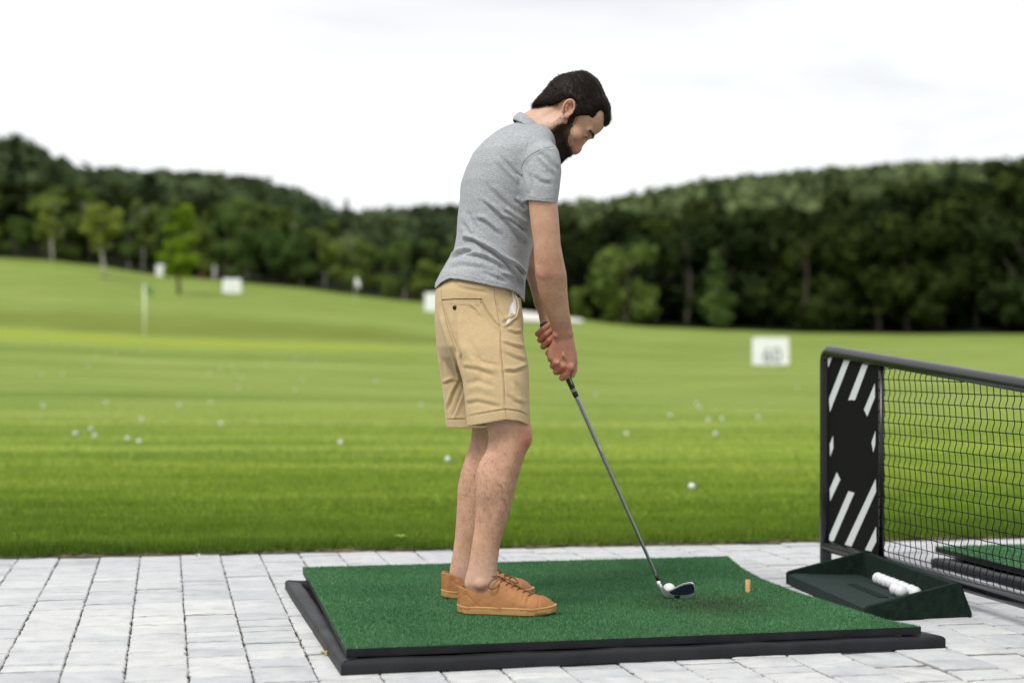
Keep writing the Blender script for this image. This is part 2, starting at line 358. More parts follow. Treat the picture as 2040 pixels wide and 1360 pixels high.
def paver_mesh(name, lx, ly, seed):
    r = np.random.default_rng(seed); nx, ny = 11, max(7, int(ly / 0.017))
    g_ = 0.0007
    xs = np.linspace(-lx / 2 + g_, lx / 2 - g_, nx); ys = np.linspace(-ly / 2 + 0.0056, ly / 2 - 0.0056, ny)
    V = []; Fc = []
    # outline ring with ragged, worn edges
    ring = [(x, ys[0]) for x in xs[:-1]] + [(xs[-1], y) for y in ys[:-1]] + [(x, ys[-1]) for x in xs[::-1][:-1]] + [(xs[0], y) for y in ys[::-1][:-1]]
    n = len(ring); jit = r.normal(0, 0.0012, (n, 2)); 
    for k in range(n):
        if r.random() < 0.12: jit[k] *= 2.6
    ring = np.array(ring)
    inward = -ring / np.linalg.norm(ring, axis=1)[:, None]
    R0 = np.c_[ring + inward * 0.001 + jit * 0.4, np.full(n, -0.03)]
    R1 = np.c_[ring + inward * 0.001 + jit, np.full(n, -0.0045) + r.normal(0, 0.0008, n)]
    R2 = np.c_[ring * (1 - 0.005 / np.array([lx / 2, ly / 2])) + jit * 0.7, np.full(n, -0.0006) + r.normal(0, 0.0004, n)]
    V = np.concatenate([R0, R1, R2]); 
    for q in range(2):
        for k in range(n): Fc.append([q * n + k, q * n + (k + 1) % n, (q + 1) * n + (k + 1) % n, (q + 1) * n + k])
    Fc.append([2 * n + k for k in range(n)])
    return mesh_np(name, V, Fc)
LEN = {0.085: [], 0.125: [], 0.165: [], 0.205: []}
for l in LEN:
    for q in range(4): 
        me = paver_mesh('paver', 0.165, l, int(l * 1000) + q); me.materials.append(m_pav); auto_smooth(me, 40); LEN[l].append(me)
pav = thing('pavement', 'x', 'x', (0, 0, 0)); del pav['label']; del pav['category']; pav['kind'] = 'structure'
MATQ = [G(690, 1287, .065)[:2], G(1835, 1243, .065)[:2], G(1450, 1105, .065)[:2], G(603, 1127, .065)[:2]]
def inquad(p, Q, m=0.0):
    for i in range(4):
        a, b_ = Q[i], Q[(i + 1) % 4]; e = b_ - a; nrm = np.array([-e[1], e[0]]) / np.linalg.norm(e)
        if np.dot(p - a, nrm) < m: return False
    return True
plist = []
for k in range(-22, 30):
    s = 0.057 + 0.165 * (k + 0.5)
    t = 2.6 + random.random() * 0.15; seq = 0
    while t < t_edge(s) + 0.05:
        l = random.choice([0.085, 0.085, 0.125, 0.125, 0.165, 0.205]); 
        tc_ = t + l / 2; p = EV * s + NV * tc_; t += l
        d = p[1]; px = CX + p[0] / d * F; py = HZ + F * CH / d
        if inquad(p, MATQ, 0.16): continue
        vis = -70 < px < 2110 and py < 1420
        plist.append((vis, d, p, l))
vis = sorted([q for q in plist if q[0]], key=lambda q: q[1] + 0.15 * abs(q[2][0]))
rest = vis[300:] + [q for q in plist if not q[0]]
def pmat(p):
    return Matrix.Translation((p[0], p[1], random.gauss(0, 0.0014))) @ Matrix.Rotation(TH + random.gauss(0, 0.004) + random.choice((0, math.pi)), 4, 'Z') @ Matrix.Rotation(random.gauss(0, 0.007), 4, 'X') @ Matrix.Rotation(random.gauss(0, 0.003), 4, 'Y')
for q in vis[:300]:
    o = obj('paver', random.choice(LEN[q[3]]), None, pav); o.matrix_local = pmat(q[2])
VV = []; FF = []; base = 0
for q in rest:
    me = random.choice(LEN[q[3]]); M = np.array(pmat(q[2])); co = np.empty(len(me.vertices) * 3); me.vertices.foreach_get('co', co); co = co.reshape(-1, 3)
    VV.append(co @ M[:3, :3].T + M[:3, 3]); FF += [[v + base for v in pl.vertices] for pl in me.polygons]; base += len(co)
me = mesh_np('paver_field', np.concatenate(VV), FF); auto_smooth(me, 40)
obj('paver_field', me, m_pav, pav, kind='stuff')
# sand and moss crumbs in the joints
m_crumb = simple('joint_grit', (0.27, 0.25, 0.21), 1.0, var=0.6, vscale=9)
n = 14000; s = 0.057 + 0.165 * rng.integers(-18, 26, n) + rng.normal(0, 0.0022, n); t = rng.uniform(3.4, 6.9, n)
p = s[:, None] * EV + t[:, None] * NV; r_ = rng.uniform(0.0009, 0.0024, n)
a = rng.uniform(0, 6.28, (n, 1)) + np.array([[0, 2.1, 4.2]])
V = np.stack([p[:, :1] + np.cos(a) * r_[:, None], p[:, 1:] + np.sin(a) * r_[:, None], np.full((n, 3), -0.002) + rng.uniform(0, 0.0035, (n, 3))], -1)
obj('joint_grit', mesh_np('joint_grit', V.reshape(-1, 3), np.arange(3 * n).reshape(-1, 3)), m_crumb, pav, kind='stuff')

# ------------------------------------------------------------------ trees
def leaf_mat(name, c0, c1, trans=0.3):
    m, nt, b, o = nodes(name)
    oi = N(nt, 'ShaderNodeObjectInfo'); at = N(nt, 'ShaderNodeAttribute', attribute_name='shade')
    c = mixc(nt, at.outputs['Fac'], c0, c1)
    c = mixc(nt, 1, c, ramp(nt, oi.outputs['Random'], [(0, (0.65, 0.78, 0.95)), (0.5, (1, 1, 1)), (1, (1.25, 1.18, 1.0))]), 'MULTIPLY')
    L(nt, c, b.inputs['Base Color']); b.inputs['Roughness'].default_value = 0.8; b.inputs['Specular IOR Level'].default_value = 0.04
    tr = N(nt, 'ShaderNodeBsdfTranslucent'); L(nt, c, tr.inputs[0]); ms = N(nt, 'ShaderNodeMixShader'); ms.inputs[0].default_value = trans
    L(nt, b.outputs[0], ms.inputs[1]); L(nt, tr.outputs[0], ms.inputs[2]); L(nt, ms.outputs[0], o.inputs[0]); return m
m_leaf_dark = leaf_mat('leaf_dark', (0.010, 0.017, 0.005), (0.040, 0.058, 0.014), 0.18)
m_leaf_mid = leaf_mat('leaf_mid', (0.062, 0.100, 0.024), (0.180, 0.250, 0.058), 0.4)
m_leaf_bright = leaf_mat('leaf_bright', (0.20, 0.27, 0.014), (0.36, 0.45, 0.03), 0.45)
m_leaf_hill = leaf_mat('leaf_hill', (0.028, 0.048, 0.024), (0.165, 0.215, 0.090), 0.3)
m_leaf_birch = leaf_mat('leaf_birch', (0.16, 0.21, 0.04), (0.32, 0.38, 0.08), 0.45)
m_bark = simple('bark', (0.07, 0.055, 0.04), 0.95, var=0.4, vscale=3)
m_birch = simple('birch_bark', (0.40, 0.38, 0.33), 0.9, var=0.35, vscale=2)

def crown_mesh(name, kind, seed, nq=2600, q=0.05):
    """unit-height tree; leaf clumps spread through lobes; the tree's foot is at z=0 and its tip at z=1"""
    r = np.random.default_rng(seed); lobes = []
    if kind == 'round':
        for i in range(16):
            z = r.uniform(0.22, 0.86); R = 0.36 * math.sqrt(max(0.05, 1 - ((z - 0.5) / 0.5) ** 2)); a = r.uniform(0, 6.28)
            rr = R * r.uniform(0.3, 0.75); lobes.append((rr * math.cos(a), rr * math.sin(a), z, r.uniform(0.10, 0.19)))
    elif kind == 'tall':
        for i in range(16):
            z = r.uniform(0.28, 0.90); R = 0.21 * math.sqrt(max(0.05, 1 - ((z - 0.55) / 0.47) ** 2)); a = r.uniform(0, 6.28)
            rr = R * r.uniform(0.2, 0.8); lobes.append((rr * math.cos(a), rr * math.sin(a), z, r.uniform(0.07, 0.13)))
    elif kind == 'cone':
        for i in range(20):
            z = 0.15 + 0.8 * (i / 19); R = 0.30 * (1 - z) ** 0.8 + 0.02; a = r.uniform(0, 6.28)
            rr = R * r.uniform(0.1, 0.6); lobes.append((rr * math.cos(a), rr * math.sin(a), z, 0.035 + 0.13 * (1 - z)))
    elif kind == 'birch':
        for i in range(18):
            z = r.uniform(0.36, 0.95); R = 0.17 * math.sqrt(max(0.05, 1 - ((z - 0.6) / 0.42) ** 2)); a = r.uniform(0, 6.28)
            rr = R * r.uniform(0.2, 0.9); lobes.append((rr * math.cos(a), rr * math.sin(a), z, r.uniform(0.05, 0.09)))
    elif kind == 'egg':
        for i in range(34):
            z = r.uniform(0.22, 0.93); R = 0.245 * math.sqrt(max(0.03, 1 - ((z - 0.42) / (0.22 if z < 0.42 else 0.58)) ** 2)); a = r.uniform(0, 6.28)
            rr = R * r.uniform(0.1, 0.85); lobes.append((rr * math.cos(a), rr * math.sin(a), z, r.uniform(0.05, 0.095)))
    elif kind == 'low':
        for i in range(14):
            z = r.uniform(0.12, 0.82); R = 0.42 * math.sqrt(max(0.05, 1 - ((z - 0.4) / 0.55) ** 2)); a = r.uniform(0, 6.28)
            rr = R * r.uniform(0.3, 0.75); lobes.append((rr * math.cos(a), rr * math.sin(a), z, r.uniform(0.13, 0.22)))
    lobes = np.array(lobes); wts = lobes[:, 3] ** 2; k = r.choice(len(lobes), nq, p=wts / wts.sum())
    d = r.normal(size=(nq, 3)); d /= np.linalg.norm(d, axis=1)[:, None]
    rad = lobes[k, 3] * (r.uniform(0.35, 1.08, nq) ** 0.6)
    rad *= 0.85 + 0.25 * np.sin(d[:, 0] * 7 + k) * np.sin(d[:, 1] * 6 + 2 * k) 
    c = lobes[k, :3] + d * rad[:, None] * np.array([1, 1, 0.85])
    nrm = d + r.normal(0, 0.55, (nq, 3)); nrm /= np.linalg.norm(nrm, axis=1)[:, None]
    t = np.cross(nrm, r.normal(size=(nq, 3))); t /= np.linalg.norm(t, axis=1)[:, None]; b2 = np.cross(nrm, t)
    sz = q * r.uniform(0.5, 1.1, nq)[:, None]
    # every clump is a small ragged five-sided spray, bent in the middle
    V = np.stack([c - t * sz, c - b2 * sz * 0.5 - nrm * sz * 0.25, c + t * sz * 0.9, c + b2 * sz * 0.6 - nrm * sz * 0.2], 1)
    me = mesh_np(name, V.reshape(-1, 3), np.arange(nq * 4).reshape(-1, 4))
    shade = np.clip(r.uniform(0, 1, nq) * 0.5 + (np.sin(k * 12.9) * 0.5 + 0.5) * 0.5, 0, 1)
    me.attributes.new('shade', 'FLOAT', 'FACE').data.foreach_set('value', shade.astype(np.float32))
    return me
def trunk_mesh(name, r0, h, seed, limbs=5):
    r = np.random.default_rng(seed); m = MB(); zs = np.linspace(-0.03, h, 8)
    pts = [(0.012 * math.sin(z * 9 + seed), 0.012 * math.cos(z * 7 + seed) - 0.012, z) for z in zs]
    m.tube(pts, r0 * (1.25 - 1.05 * (zs + 0.03) / (h + 0.03)), 7)
    for i in range(limbs):
        z = r.uniform(0.3, 0.8) * h; a = r.uniform(0, 6.28); ln = r.uniform(0.1, 0.22)
        m.tube([(0, 0, z), (math.cos(a) * ln * 0.5, math.sin(a) * ln * 0.5, z + ln * 0.5), (math.cos(a) * ln, math.sin(a) * ln, z + ln * 1.1)], [r0 * 0.45, r0 * 0.3, r0 * 0.12], 5)
    return m.me(name, True)
CM = {}
for kd, cnt in (('round', 4), ('tall', 3), ('cone', 3), ('birch', 2), ('low', 3), ('egg', 1)):
    CM[kd] = [crown_mesh('crown', kd, 100 + i * 7 + len(kd), {'birch': 1900, 'egg': 4200}.get(kd, 2600), {'egg': .036, 'round': .05, 'tall': .04, 'cone': .036, 'birch': .03, 'low': .055}[kd]) for i in range(cnt)]
TM = [trunk_mesh('trunk', 0.020, 0.75, i) for i in range(3)]; TMB = [trunk_mesh('trunk', 0.013, 0.9, i + 9, 7) for i in range(2)]
for m_ in TM: m_.materials.append(m_bark)
for m_ in TMB: m_.materials.append(m_birch)
CMM = {}
def crown_for(kd, mat):
    i = random.randrange(len(CM[kd])); key = (kd, i, mat.name)
    if key not in CMM:
        me = CM[kd][i].copy(); me.materials.clear(); me.materials.append(mat); CMM[key] = me
    return CMM[key]
def tree(name, X, Y, h, kd, mat, label, group=None, birch=False, wide=1.0):
    t = thing(name, label, 'tree', (X, Y, float(terr(X, Y)) - 0.1), group, random.uniform(0, 6.28)); t.scale = (h * wide, h * wide, h)
    obj('trunk', random.choice(TMB if birch else TM), None, t); obj('crown', crown_for(kd, mat), None, t); return t
# standing alone in front of the wood
def solo(name, px, base, top, kd, mat, label, birch, wide=1.0):
    p = hit(px, base); h = (base - top) * p[1] / F
    return tree(name, p[0], p[1], h, kd, mat, label, 'lone trees on the left of the field', birch, wide)
solo('birch_tree', 203, 555, 388, 'birch', m_leaf_birch, 'slim pale-trunked birch standing out on the slope, left of the green flag', True, 1.5)
solo('broadleaf_tree', 357, 586, 402, 'egg', m_leaf_bright, 'bright yellow-green tree standing in front of the left wood behind the flagstick', False, 1.0)
def front(px, base, top, kd, mat, label, dy=0, birch=False, wide=1.0, group=None, name=None):
    Y = YF + dy; X = (px - CX) * Y / F; h = (base - top) * Y / F
    return tree(name or ('birch_tree' if birch else 'broadleaf_tree'), X, Y, h, kd, mat, label, group, birch, wide)
front(103, 517, 378, 'birch', m_leaf_birch, 'thin birch with bare pale trunk at the wood edge, leftmost lone tree', -2, True, 1.1, 'lone trees on the left of the field')
front(455, 560, 400, 'tall', m_leaf_mid, 'pale drooping willowy tree behind the white board on the left slope', 0, False, 1.05, 'lone trees on the left of the field')
front(1250, 647, 462, 'low', m_leaf_mid, 'rounded lighter green tree standing forward of the right wood, beside the golfer forearm', -4, False, 1.0, 'lighter trees at the front of the right wood')
front(1428, 657, 488, 'cone', m_leaf_mid, 'pointed lighter green tree at the foot of the right wood, left of board 60', -2, False, 1.1, 'lighter trees at the front of the right wood')
front(1160, 634, 560, 'low', m_leaf_mid, 'small light green bush at the wood edge just right of the golfer elbow', -3, False, 0.9, 'lighter trees at the front of the right wood')
# rows of the two woods
fr_l = [(x + random.uniform(-14, 14)) for x in np.arange(-330, 1120, 52)]
for i, px in enumerate(fr_l):
    base = float(np.interp(px, BPX, BRW)); hpx = random.uniform(92, 150) * (1.0 if px < 700 else 0.8)
    front(px, base, base - hpx, random.choice(['round', 'tall', 'birch', 'cone', 'low']), m_leaf_mid,
          f'light green tree in the front row of the left wood, {ordinal(i)} from its left end', random.uniform(0, 5), random.random() < 0.3, random.uniform(0.9, 1.25), 'front row of the left wood')
fr_r = [(x + random.uniform(-15, 15)) for x in np.arange(1075, 2500, 74)]
def top_r(px): return float(np.interp(px, [1060, 1120, 1250, 1400, 1600, 1700, 1800, 1900, 1950, 2040, 2500], [425, 425, 420, 405, 410, 400, 375, 368, 352, 332, 320]))
for i, px in enumerate(fr_r):
    base = float(np.interp(px, BPX, BRW))
    front(px, base, top_r(px) + random.uniform(6, 48), random.choice(['round', 'low', 'low']), m_leaf_dark,
          f'dark green tree in the front row of the right wood, {ordinal(i)} from its left end', random.uniform(1, 6), False, random.uniform(0.85, 1.1), 'front row of the right wood')
rowname = {10: 'its second row', 19: 'its third row', 29: 'its rear row'}
for dy in (10, 19, 29):
    for px in np.arange(-330, 1120, 62):
        base = float(np.interp(px, BPX, BRW)) - dy * 0.9
        front(px + random.uniform(-20, 20), base, base - random.uniform(120, 165) * (1 if px < 600 else 0.8), random.choice(['round', 'tall', 'low', 'cone']), random.choice([m_leaf_dark, m_leaf_mid]),
              f'green tree deeper in the left wood, {ordinal(int((px + 400) // 62))} from the left in {rowname[dy]}', dy + random.uniform(-3, 3), False, random.uniform(0.9, 1.2), 'trees deeper in the left wood')
    for px in np.arange(1060, 2500, 84):
        base = float(np.interp(px, BPX, BRW)) - dy * 0.6
        front(px + random.uniform(-26, 26), base, top_r(px) + random.uniform(-8, 22), random.choice(['round', 'low', 'round', 'tall']), m_leaf_dark,
              f'dark green tree deeper in the right wood, {ordinal(int((px - 1000) // 84))} from the left in {rowname[dy]}', dy + random.uniform(-3, 3), False, random.uniform(0.95, 1.15), 'trees deeper in the right wood')
# tall conifers breaking the skyline on the left, and the two spires further right
for i, (px, top, Y) in enumerate([(28, 258, 215), (62, 287, 220), (-30, 285, 225), (118, 308, 215), (200, 326, 225), (690, 392, 260)]):
    X = (px - CX) * Y / F; z = float(terr(X, Y)); h = CH + (HZ - top) * Y / F - z
    tree('conifer_tree', X, Y, h, 'cone', m_leaf_dark, ['tallest dark conifer breaking the skyline at the far left', 'dark conifer just right of the tallest one on the left skyline', 'dark conifer left of the tallest one at the picture edge',
         'third dark conifer down the left skyline', 'lower dark conifer on the left ridge above the birches', 'lone pointed spruce in the dip between the two wooded hills'][i], 'conifers on the skyline', False, 0.9 if i < 5 else 0.7)
# far wooded hillside: one mass
def far_wood():
    Vs = []; Sh = []; r = np.random.default_rng(5)
    base_m = []
    for s in range(5):
        n = 150; d = r.normal(size=(n, 3)); d[:, 2] = np.abs(d[:, 2]) * 0.9 - 0.25; d /= np.linalg.norm(d, axis=1)[:, None]
        if s < 4:
            bumps = 1 + 0.22 * np.sin(d[:, 0] * 5 + s) * np.sin(d[:, 1] * 5 + 2 * s)
            c = d * bumps[:, None] * np.array([0.42, 0.42, 0.5]) + np.array([0, 0, 0.5])
        else:
            zz = r.uniform(0.1, 1, n); a = r.uniform(0, 6.28, n); R = 0.27 * (1 - zz) + 0.02; c = np.stack([np.cos(a) * R, np.sin(a) * R, zz], 1)
        nrm = d + r.normal(0, 0.45, (n, 3)); nrm /= np.linalg.norm(nrm, axis=1)[:, None]
        t = np.cross(nrm, r.normal(size=(n, 3))); t /= np.linalg.norm(t, axis=1)[:, None]; b2 = np.cross(nrm, t); sz = 0.085 * r.uniform(0.6, 1.3, n)[:, None]
        base_m.append(np.stack([c - t * sz, c - b2 * sz * .8, c + t * sz, c + b2 * sz * .8], 1))
    for Y in np.arange(192, 420, 7.0):
        for X in np.arange(-0.66 * Y, 0.66 * Y, 6.4):
            x = X + r.uniform(-2.4, 2.4); y = Y + r.uniform(-2.6, 2.6); h = r.uniform(7.5, 11.5); wd = h * r.uniform(0.85, 1.15)
            if r.random() < 0.10: m = base_m[4]; h *= 1.2
            else: m = base_m[r.integers(0, 4)]
            a = r.uniform(0, 6.28); R = np.array([[math.cos(a), -math.sin(a), 0], [math.sin(a), math.cos(a), 0], [0, 0, 1]])
            if y > 405: continue
            z0 = float(terr(x, y)); pxq = CX + x / y * F; lim = CH + (HZ - float(np.interp(pxq, SPX, SRW)) + r.uniform(-4, 7) - 2) * y / F - z0
            if lim < 2.2: continue
            wd *= min(1, 0.55 + 0.45 * lim / h); h = min(h, lim)
            Vs.append((m @ R.T) * np.array([wd, wd, h]) + np.array([x, y, float(terr(x, y)) - 0.6]))
            dk = 0.42 + 0.58 * float(ss(-0.03, 0.06, x / y))          # crowns toned darker on the left hill, lighter on the right one
            Sh.append(np.clip(r.uniform(0, 1) * 0.65 + r.uniform(0, 0.35, len(m)), 0, 1) * dk)
    V = np.concatenate(Vs); me = mesh_np('hillside_wood', V.reshape(-1, 3), np.arange(len(V) * 4).reshape(-1, 4))
    me.attributes.new('shade', 'FLOAT', 'FACE').data.foreach_set('value', np.concatenate(Sh).astype(np.float32))
    obj('hillside_wood', me, m_leaf_hill, kind='stuff', label='distant wooded hills rising behind the range', category='woodland')
    print('far wood quads', len(V))
far_wood()

# ------------------------------------------------------------------ things out on the range
m_white = simple('white_board_paint', (0.78, 0.79, 0.80), 0.5, var=0.04, vscale=2)
m_dark = simple('dark_paint', (0.05, 0.06, 0.06), 0.6)
m_greyp = simple('grey_figures', (0.22, 0.25, 0.26), 0.6)
def text_mesh(txt, size, ext=0.004):
    cu = bpy.data.curves.new('figures', 'FONT'); cu.body = txt; cu.size = size; cu.extrude = ext; cu.align_x = 'CENTER'; cu.align_y = 'CENTER'; cu.offset = size * 0.012
    o = bpy.data.objects.new('figures', cu); dg = bpy.context.evaluated_depsgraph_get()
    me = bpy.data.meshes.new_from_object(o.evaluated_get(dg) if False else o); bpy.data.objects.remove(o); bpy.data.curves.remove(cu); return me
def board(px, base, wpx, hpx, label, figs=None, yaw=0.0, size=0.5, off=(0.04, -0.17), Y=None):
    p = hit(px, base) if Y is None else np.array([(px - CX) * Y / F, Y, float(terr((px - CX) * Y / F, Y))])
    Yb = p[1]; z0 = CH - (base - HZ) * Yb / F; W = wpx * Yb / F; H = hpx * Yb / F
    t = thing('distance_board', label, 'sign', (p[0], Yb, z0), 'white distance boards on the range', yaw)
    m = MB(); n = 6; r = W * 0.05; poly = []
    for cx, cz, a0 in ((W / 2 - r, H - r, 0), (-W / 2 + r, H - r, 90), (-W / 2 + r, r, 180), (W / 2 - r, r, 270)):
        for k in range(n): a = math.radians(a0 + 90 * k / (n - 1)); poly.append((cx + r * math.cos(a), cz + r * math.sin(a)))
    k = len(poly); V = [(x, -0.03, z) for x, z in poly] + [(x, 0.03, z) for x, z in poly]
    m.add(V, [list(range(k)), [k + i for i in range(k)][::-1]] + [[i, k + i, k + (i + 1) % k, (i + 1) % k] for i in range(k)])
    obj('panel', m.me('panel'), m_white, t)
    for sx in (-0.35, 0.35):
        lg = MB(); lg.box((sx * W, 0.07, H * 0.3), (0.06, 0.06, H * 0.6 + 0.5)); obj('leg', lg.me('leg'), m_dark, t)
    if figs:
        fm = text_mesh(figs, size * H * 1.25); f = obj('figures', fm, m_greyp, t, (off[0] * W, -0.036, H * (0.5 + off[1]))); f.rotation_euler = (math.pi / 2, 0, 0); f.scale = (0.9, 1, 1)
    return t
board(1535, 727, 73, 55, 'white distance board reading 60, nearest board, right of the golfer', '60', size=0.62, Y=60.0)
board(462, 584, 37, 29, 'white board on the left slope in front of the wood, with faint dark marks', '11', size=0.36, off=(0.02, -0.2))
board(872, 621, 52, 38, 'white board partly hidden behind the golfer shorts', None)
board(325, 550, 28, 23, 'small slanted white board beside the bright green tree', None, yaw=0.35)
# sand bunker right of the golfer
m_sand = simple('bunker_sand', (0.62, 0.60, 0.54), 0.95, var=0.06, vscale=0.5)
pts = [hit(x, y) for x, y in ((985, 622), (1040, 622), (1080, 627), (1120, 634), (1160, 638), (1162, 644), (1120, 645), (1060, 642), (985, 638))]
pts = [np.array([p[0], p[1], float(terr(p[0], p[1])) + 0.12]) for p in pts]
obj('sand_bunker', mesh_np('sand_bunker', pts, [list(range(len(pts)))]), m_sand, kind='structure')
# flagsticks
m_stick = simple('flagstick_paint', (0.72, 0.76, 0.55), 0.4)
m_flag_g = simple('green_flag_cloth', (0.06, 0.20, 0.07), 0.8)
def flag(px, base, top, label, mat, w_, h_, sgn=1, stick=0.012):
    p = hit(px, base); H = (base - top) * p[1] / F; t = thing('flagstick', label, 'flag', tuple(p), None)
    m = MB(); m.tube([(0, 0, -0.1), (0, 0, H)], stick, 8); obj('pole', m.me('pole', True), m_stick, t)
    V = []; Fc = []; nu, nv = 9, 5
    for i in range(nu):
        for j in range(nv):
            u = i / (nu - 1); v = j / (nv - 1); V.append((sgn * (0.01 + u * w_), 0.05 * math.sin(u * 6 + v), H - v * h_ - u * u * h_ * 0.7))
    for i in range(nu - 1):
        for j in range(nv - 1): a = i * nv + j; Fc.append([a, a + nv, a + nv + 1, a + 1])
    m = mesh_np('flag', V, Fc, True); o = obj('flag', m, mat, t); md = o.modifiers.new('thickness', 'SOLIDIFY'); md.thickness = 0.006
flag(288, 679, 566, 'flagstick with a limp green flag on the putting green at left', m_flag_g, 0.30, 0.30, 1, 0.034)
flag(708, 612, 553, 'flagstick with a white flag in front of the left wood', m_white, 0.34, 0.6, 1, 0.02)
# small red and grey post pair at the wood edge
m_red = simple('red_paint', (0.11, 0.02, 0.015), 0.6)
p = hit(402, 556); t = thing('marker_post', 'short dull red marker at the wood edge right of the bright green tree', 'marker', tuple(p))
m = MB(); m.box((0, 0, 0.2), (0.6, 0.2, 0.4), None, 0.05); m.tube([(0, 0, 0.35), (0, 0, 0.5)], 0.08, 8); obj('post', m.me('post'), m_red, t)
p = hit(428, 556); t = thing('marker_post', 'pale grey post beside the red marker at the wood edge', 'marker', tuple(p))
m = MB(); m.tube([(0, 0, -.1), (0, 0, 1.25)], [0.19, 0.19], 10); m.tube([(0, 0, 1.24), (0, 0, 1.34)], [0.19, 0.08], 10); obj('post', m.me('post'), simple('grey_post_paint', (0.35, 0.33, 0.33), 0.8), t)

# ------------------------------------------------------------------ golf balls
m_ball, nt, b, o_ = nodes('golf_ball')
b.inputs['Base Color'].default_value = (0.60, 0.61, 0.63, 1); b.inputs['Roughness'].default_value = 0.3
tc = N(nt, 'ShaderNodeTexCoord'); vo = N(nt, 'ShaderNodeTexVoronoi'); vo.inputs['Scale'].default_value = 240; L(nt, tc.outputs['Object'], vo.inputs['Vector'])
bump(nt, b, vo.outputs['Distance'], 0.35, 0.0015)
def sphere(name, r, seg=32, rings=18):
    V = [(0, 0, r)]; Fc = []
    for i in range(1, rings):
        a = math.pi * i / rings
        for j in range(seg): q = 2 * math.pi * j / seg; V.append((r * math.sin(a) * math.cos(q), r * math.sin(a) * math.sin(q), r * math.cos(a)))
    V.append((0, 0, -r)); last = len(V) - 1
    for j in range(seg): Fc.append([0, 1 + j, 1 + (j + 1) % seg]); Fc.append([last, last - seg + (j + 1) % seg, last - seg + j])
    for i in range(rings - 2):
        for j in range(seg): a = 1 + i * seg + j; b_ = 1 + i * seg + (j + 1) % seg; Fc.append([a, a + seg, b_ + seg, b_])
    return mesh_np(name, V, Fc, True)
RB = 0.02135
me_ball = sphere('golf_ball', RB); me_ball.materials.append(m_ball); me_ball_far = sphere('golf_ball', RB, 16, 9); me_ball_far.materials.append(m_ball)
fb = [((x / 2.267), 550 + y / 2.267) for x, y in [(243, 295), (435, 347), (520, 343), (396, 403), (189, 440), (282, 440), (194, 587), (479, 571), (809, 583), (950, 572), (997, 672), (340, 718), (409, 697), (427, 727), (640, 652), (575, 742), (628, 755), (945, 437), (997, 417), (1048, 412), (1063, 433), (1090, 455), (1203, 390), (1338, 372), (1432, 378), (1368, 467), (1332, 510), (1697, 472), (1900, 580), (1537, 760), (2022, 830), (1380, 340), (1076, 500), (643, 330)]]
fb += [(1248, 867), (1378, 973), (1425, 867), (1411, 838), (1438, 836), (1510, 832), (1393, 812), (1387, 804), (1335, 828), (1186, 785), (1588, 771)]
fb.sort(); 
for i, (x, y) in enumerate(fb):
    near = abs(x - 1378) < 2 and abs(y - 973) < 2
    p = hit(x, y + 4 if y < 900 else y + 8); d = p[1]; k = 1.0
    lab = 'white golf ball on the lawn right of the club shaft, nearest ball there' if near else \
          ('white golf ball on the lawn just left of the golfer knees' if abs(x - 892) < 3 else f'white golf ball, {ordinal(i)} from the left of those scattered over the field')
    o = obj('golf_ball', me_ball if y > 900 else me_ball_far, None, None, (p[0], p[1], p[2] + RB * 0.9 + (0.018 if d < 20 else 0.012)))
    o['label'] = lab; o['category'] = 'golf ball'; o['group'] = 'golf balls scattered on the field'

# ------------------------------------------------------------------ hitting mat
m_rub = simple('black_rubber', (0.007, 0.0075, 0.009), 0.5, var=0.5, vscale=12, bscale=60, bstr=0.25, bdist=0.002, spec=0.3)
m_turf, nt, b, o_ = nodes('artificial_turf')
n1 = wpos_noise(nt, 2.4, 3); n2 = wpos_noise(nt, 300, 2)
at = N(nt, 'ShaderNodeAttribute', attribute_name='shade')
c = ramp(nt, n1, [(0.3, (0.050, 0.175, 0.062)), (0.7, (0.080, 0.235, 0.090))])
gg = N(nt, 'ShaderNodeNewGeometry'); wn = N(nt, 'ShaderNodeVectorMath', operation='DISTANCE'); L(nt, gg.outputs['Position'], wn.inputs[0]); wn.inputs[1].default_value = (0.62, 5.07, 0.065)
wear = N(nt, 'ShaderNodeMapRange'); wear.inputs[1].default_value = 0.30; wear.inputs[2].default_value = 0.0; L(nt, wn.outputs['Value'], wear.inputs[0])
c = mixc(nt, math_(nt, 'MULTIPLY', wear.outputs[0], math_(nt, 'MULTIPLY', wpos_noise(nt, 7, 4), 1.7), True), c, (0.045, 0.085, 0.028))
c = mixc(nt, 1, c, ramp(nt, at.outputs['Fac'], [(0, (0.6, 0.6, 0.62)), (0.8, (1.3, 1.25, 1.3)), (1, (2.2, 1.7, 2.4))]), 'MULTIPLY')
L(nt, c, b.inputs['Base Color']); b.inputs['Roughness'].default_value = 0.5; b.inputs['Specular IOR Level'].default_value = 0.35
tr = N(nt, 'ShaderNodeBsdfTranslucent'); L(nt, c, tr.inputs[0]); ms = N(nt, 'ShaderNodeMixShader'); ms.inputs[0].default_value = 0.2
L(nt, b.outputs[0], ms.inputs[1]); L(nt, tr.outputs[0], ms.inputs[2]); L(nt, ms.outputs[0], o_.inputs[0])
def inpoly(X, Y, poly):
    inside = np.zeros(len(X), bool); n = len(poly)
    for i in range(n):
        x1, y1 = poly[i]; x2, y2 = poly[(i + 1) % n]
        c_ = ((y1 > Y) != (y2 > Y)) & (X < (x2 - x1) * (Y - y1) / (y2 - y1 + 1e-12) + x1); inside ^= c_
    return inside
def dense(poly, step=0.03):
    o = []
    for i in range(len(poly)):
        a = np.array(poly[i]); b_ = np.array(poly[(i + 1) % len(poly)]); k = max(1, int(np.linalg.norm(b_ - a) / step))
        for j in range(k): o.append(tuple(a + (b_ - a) * j / k))
    return o
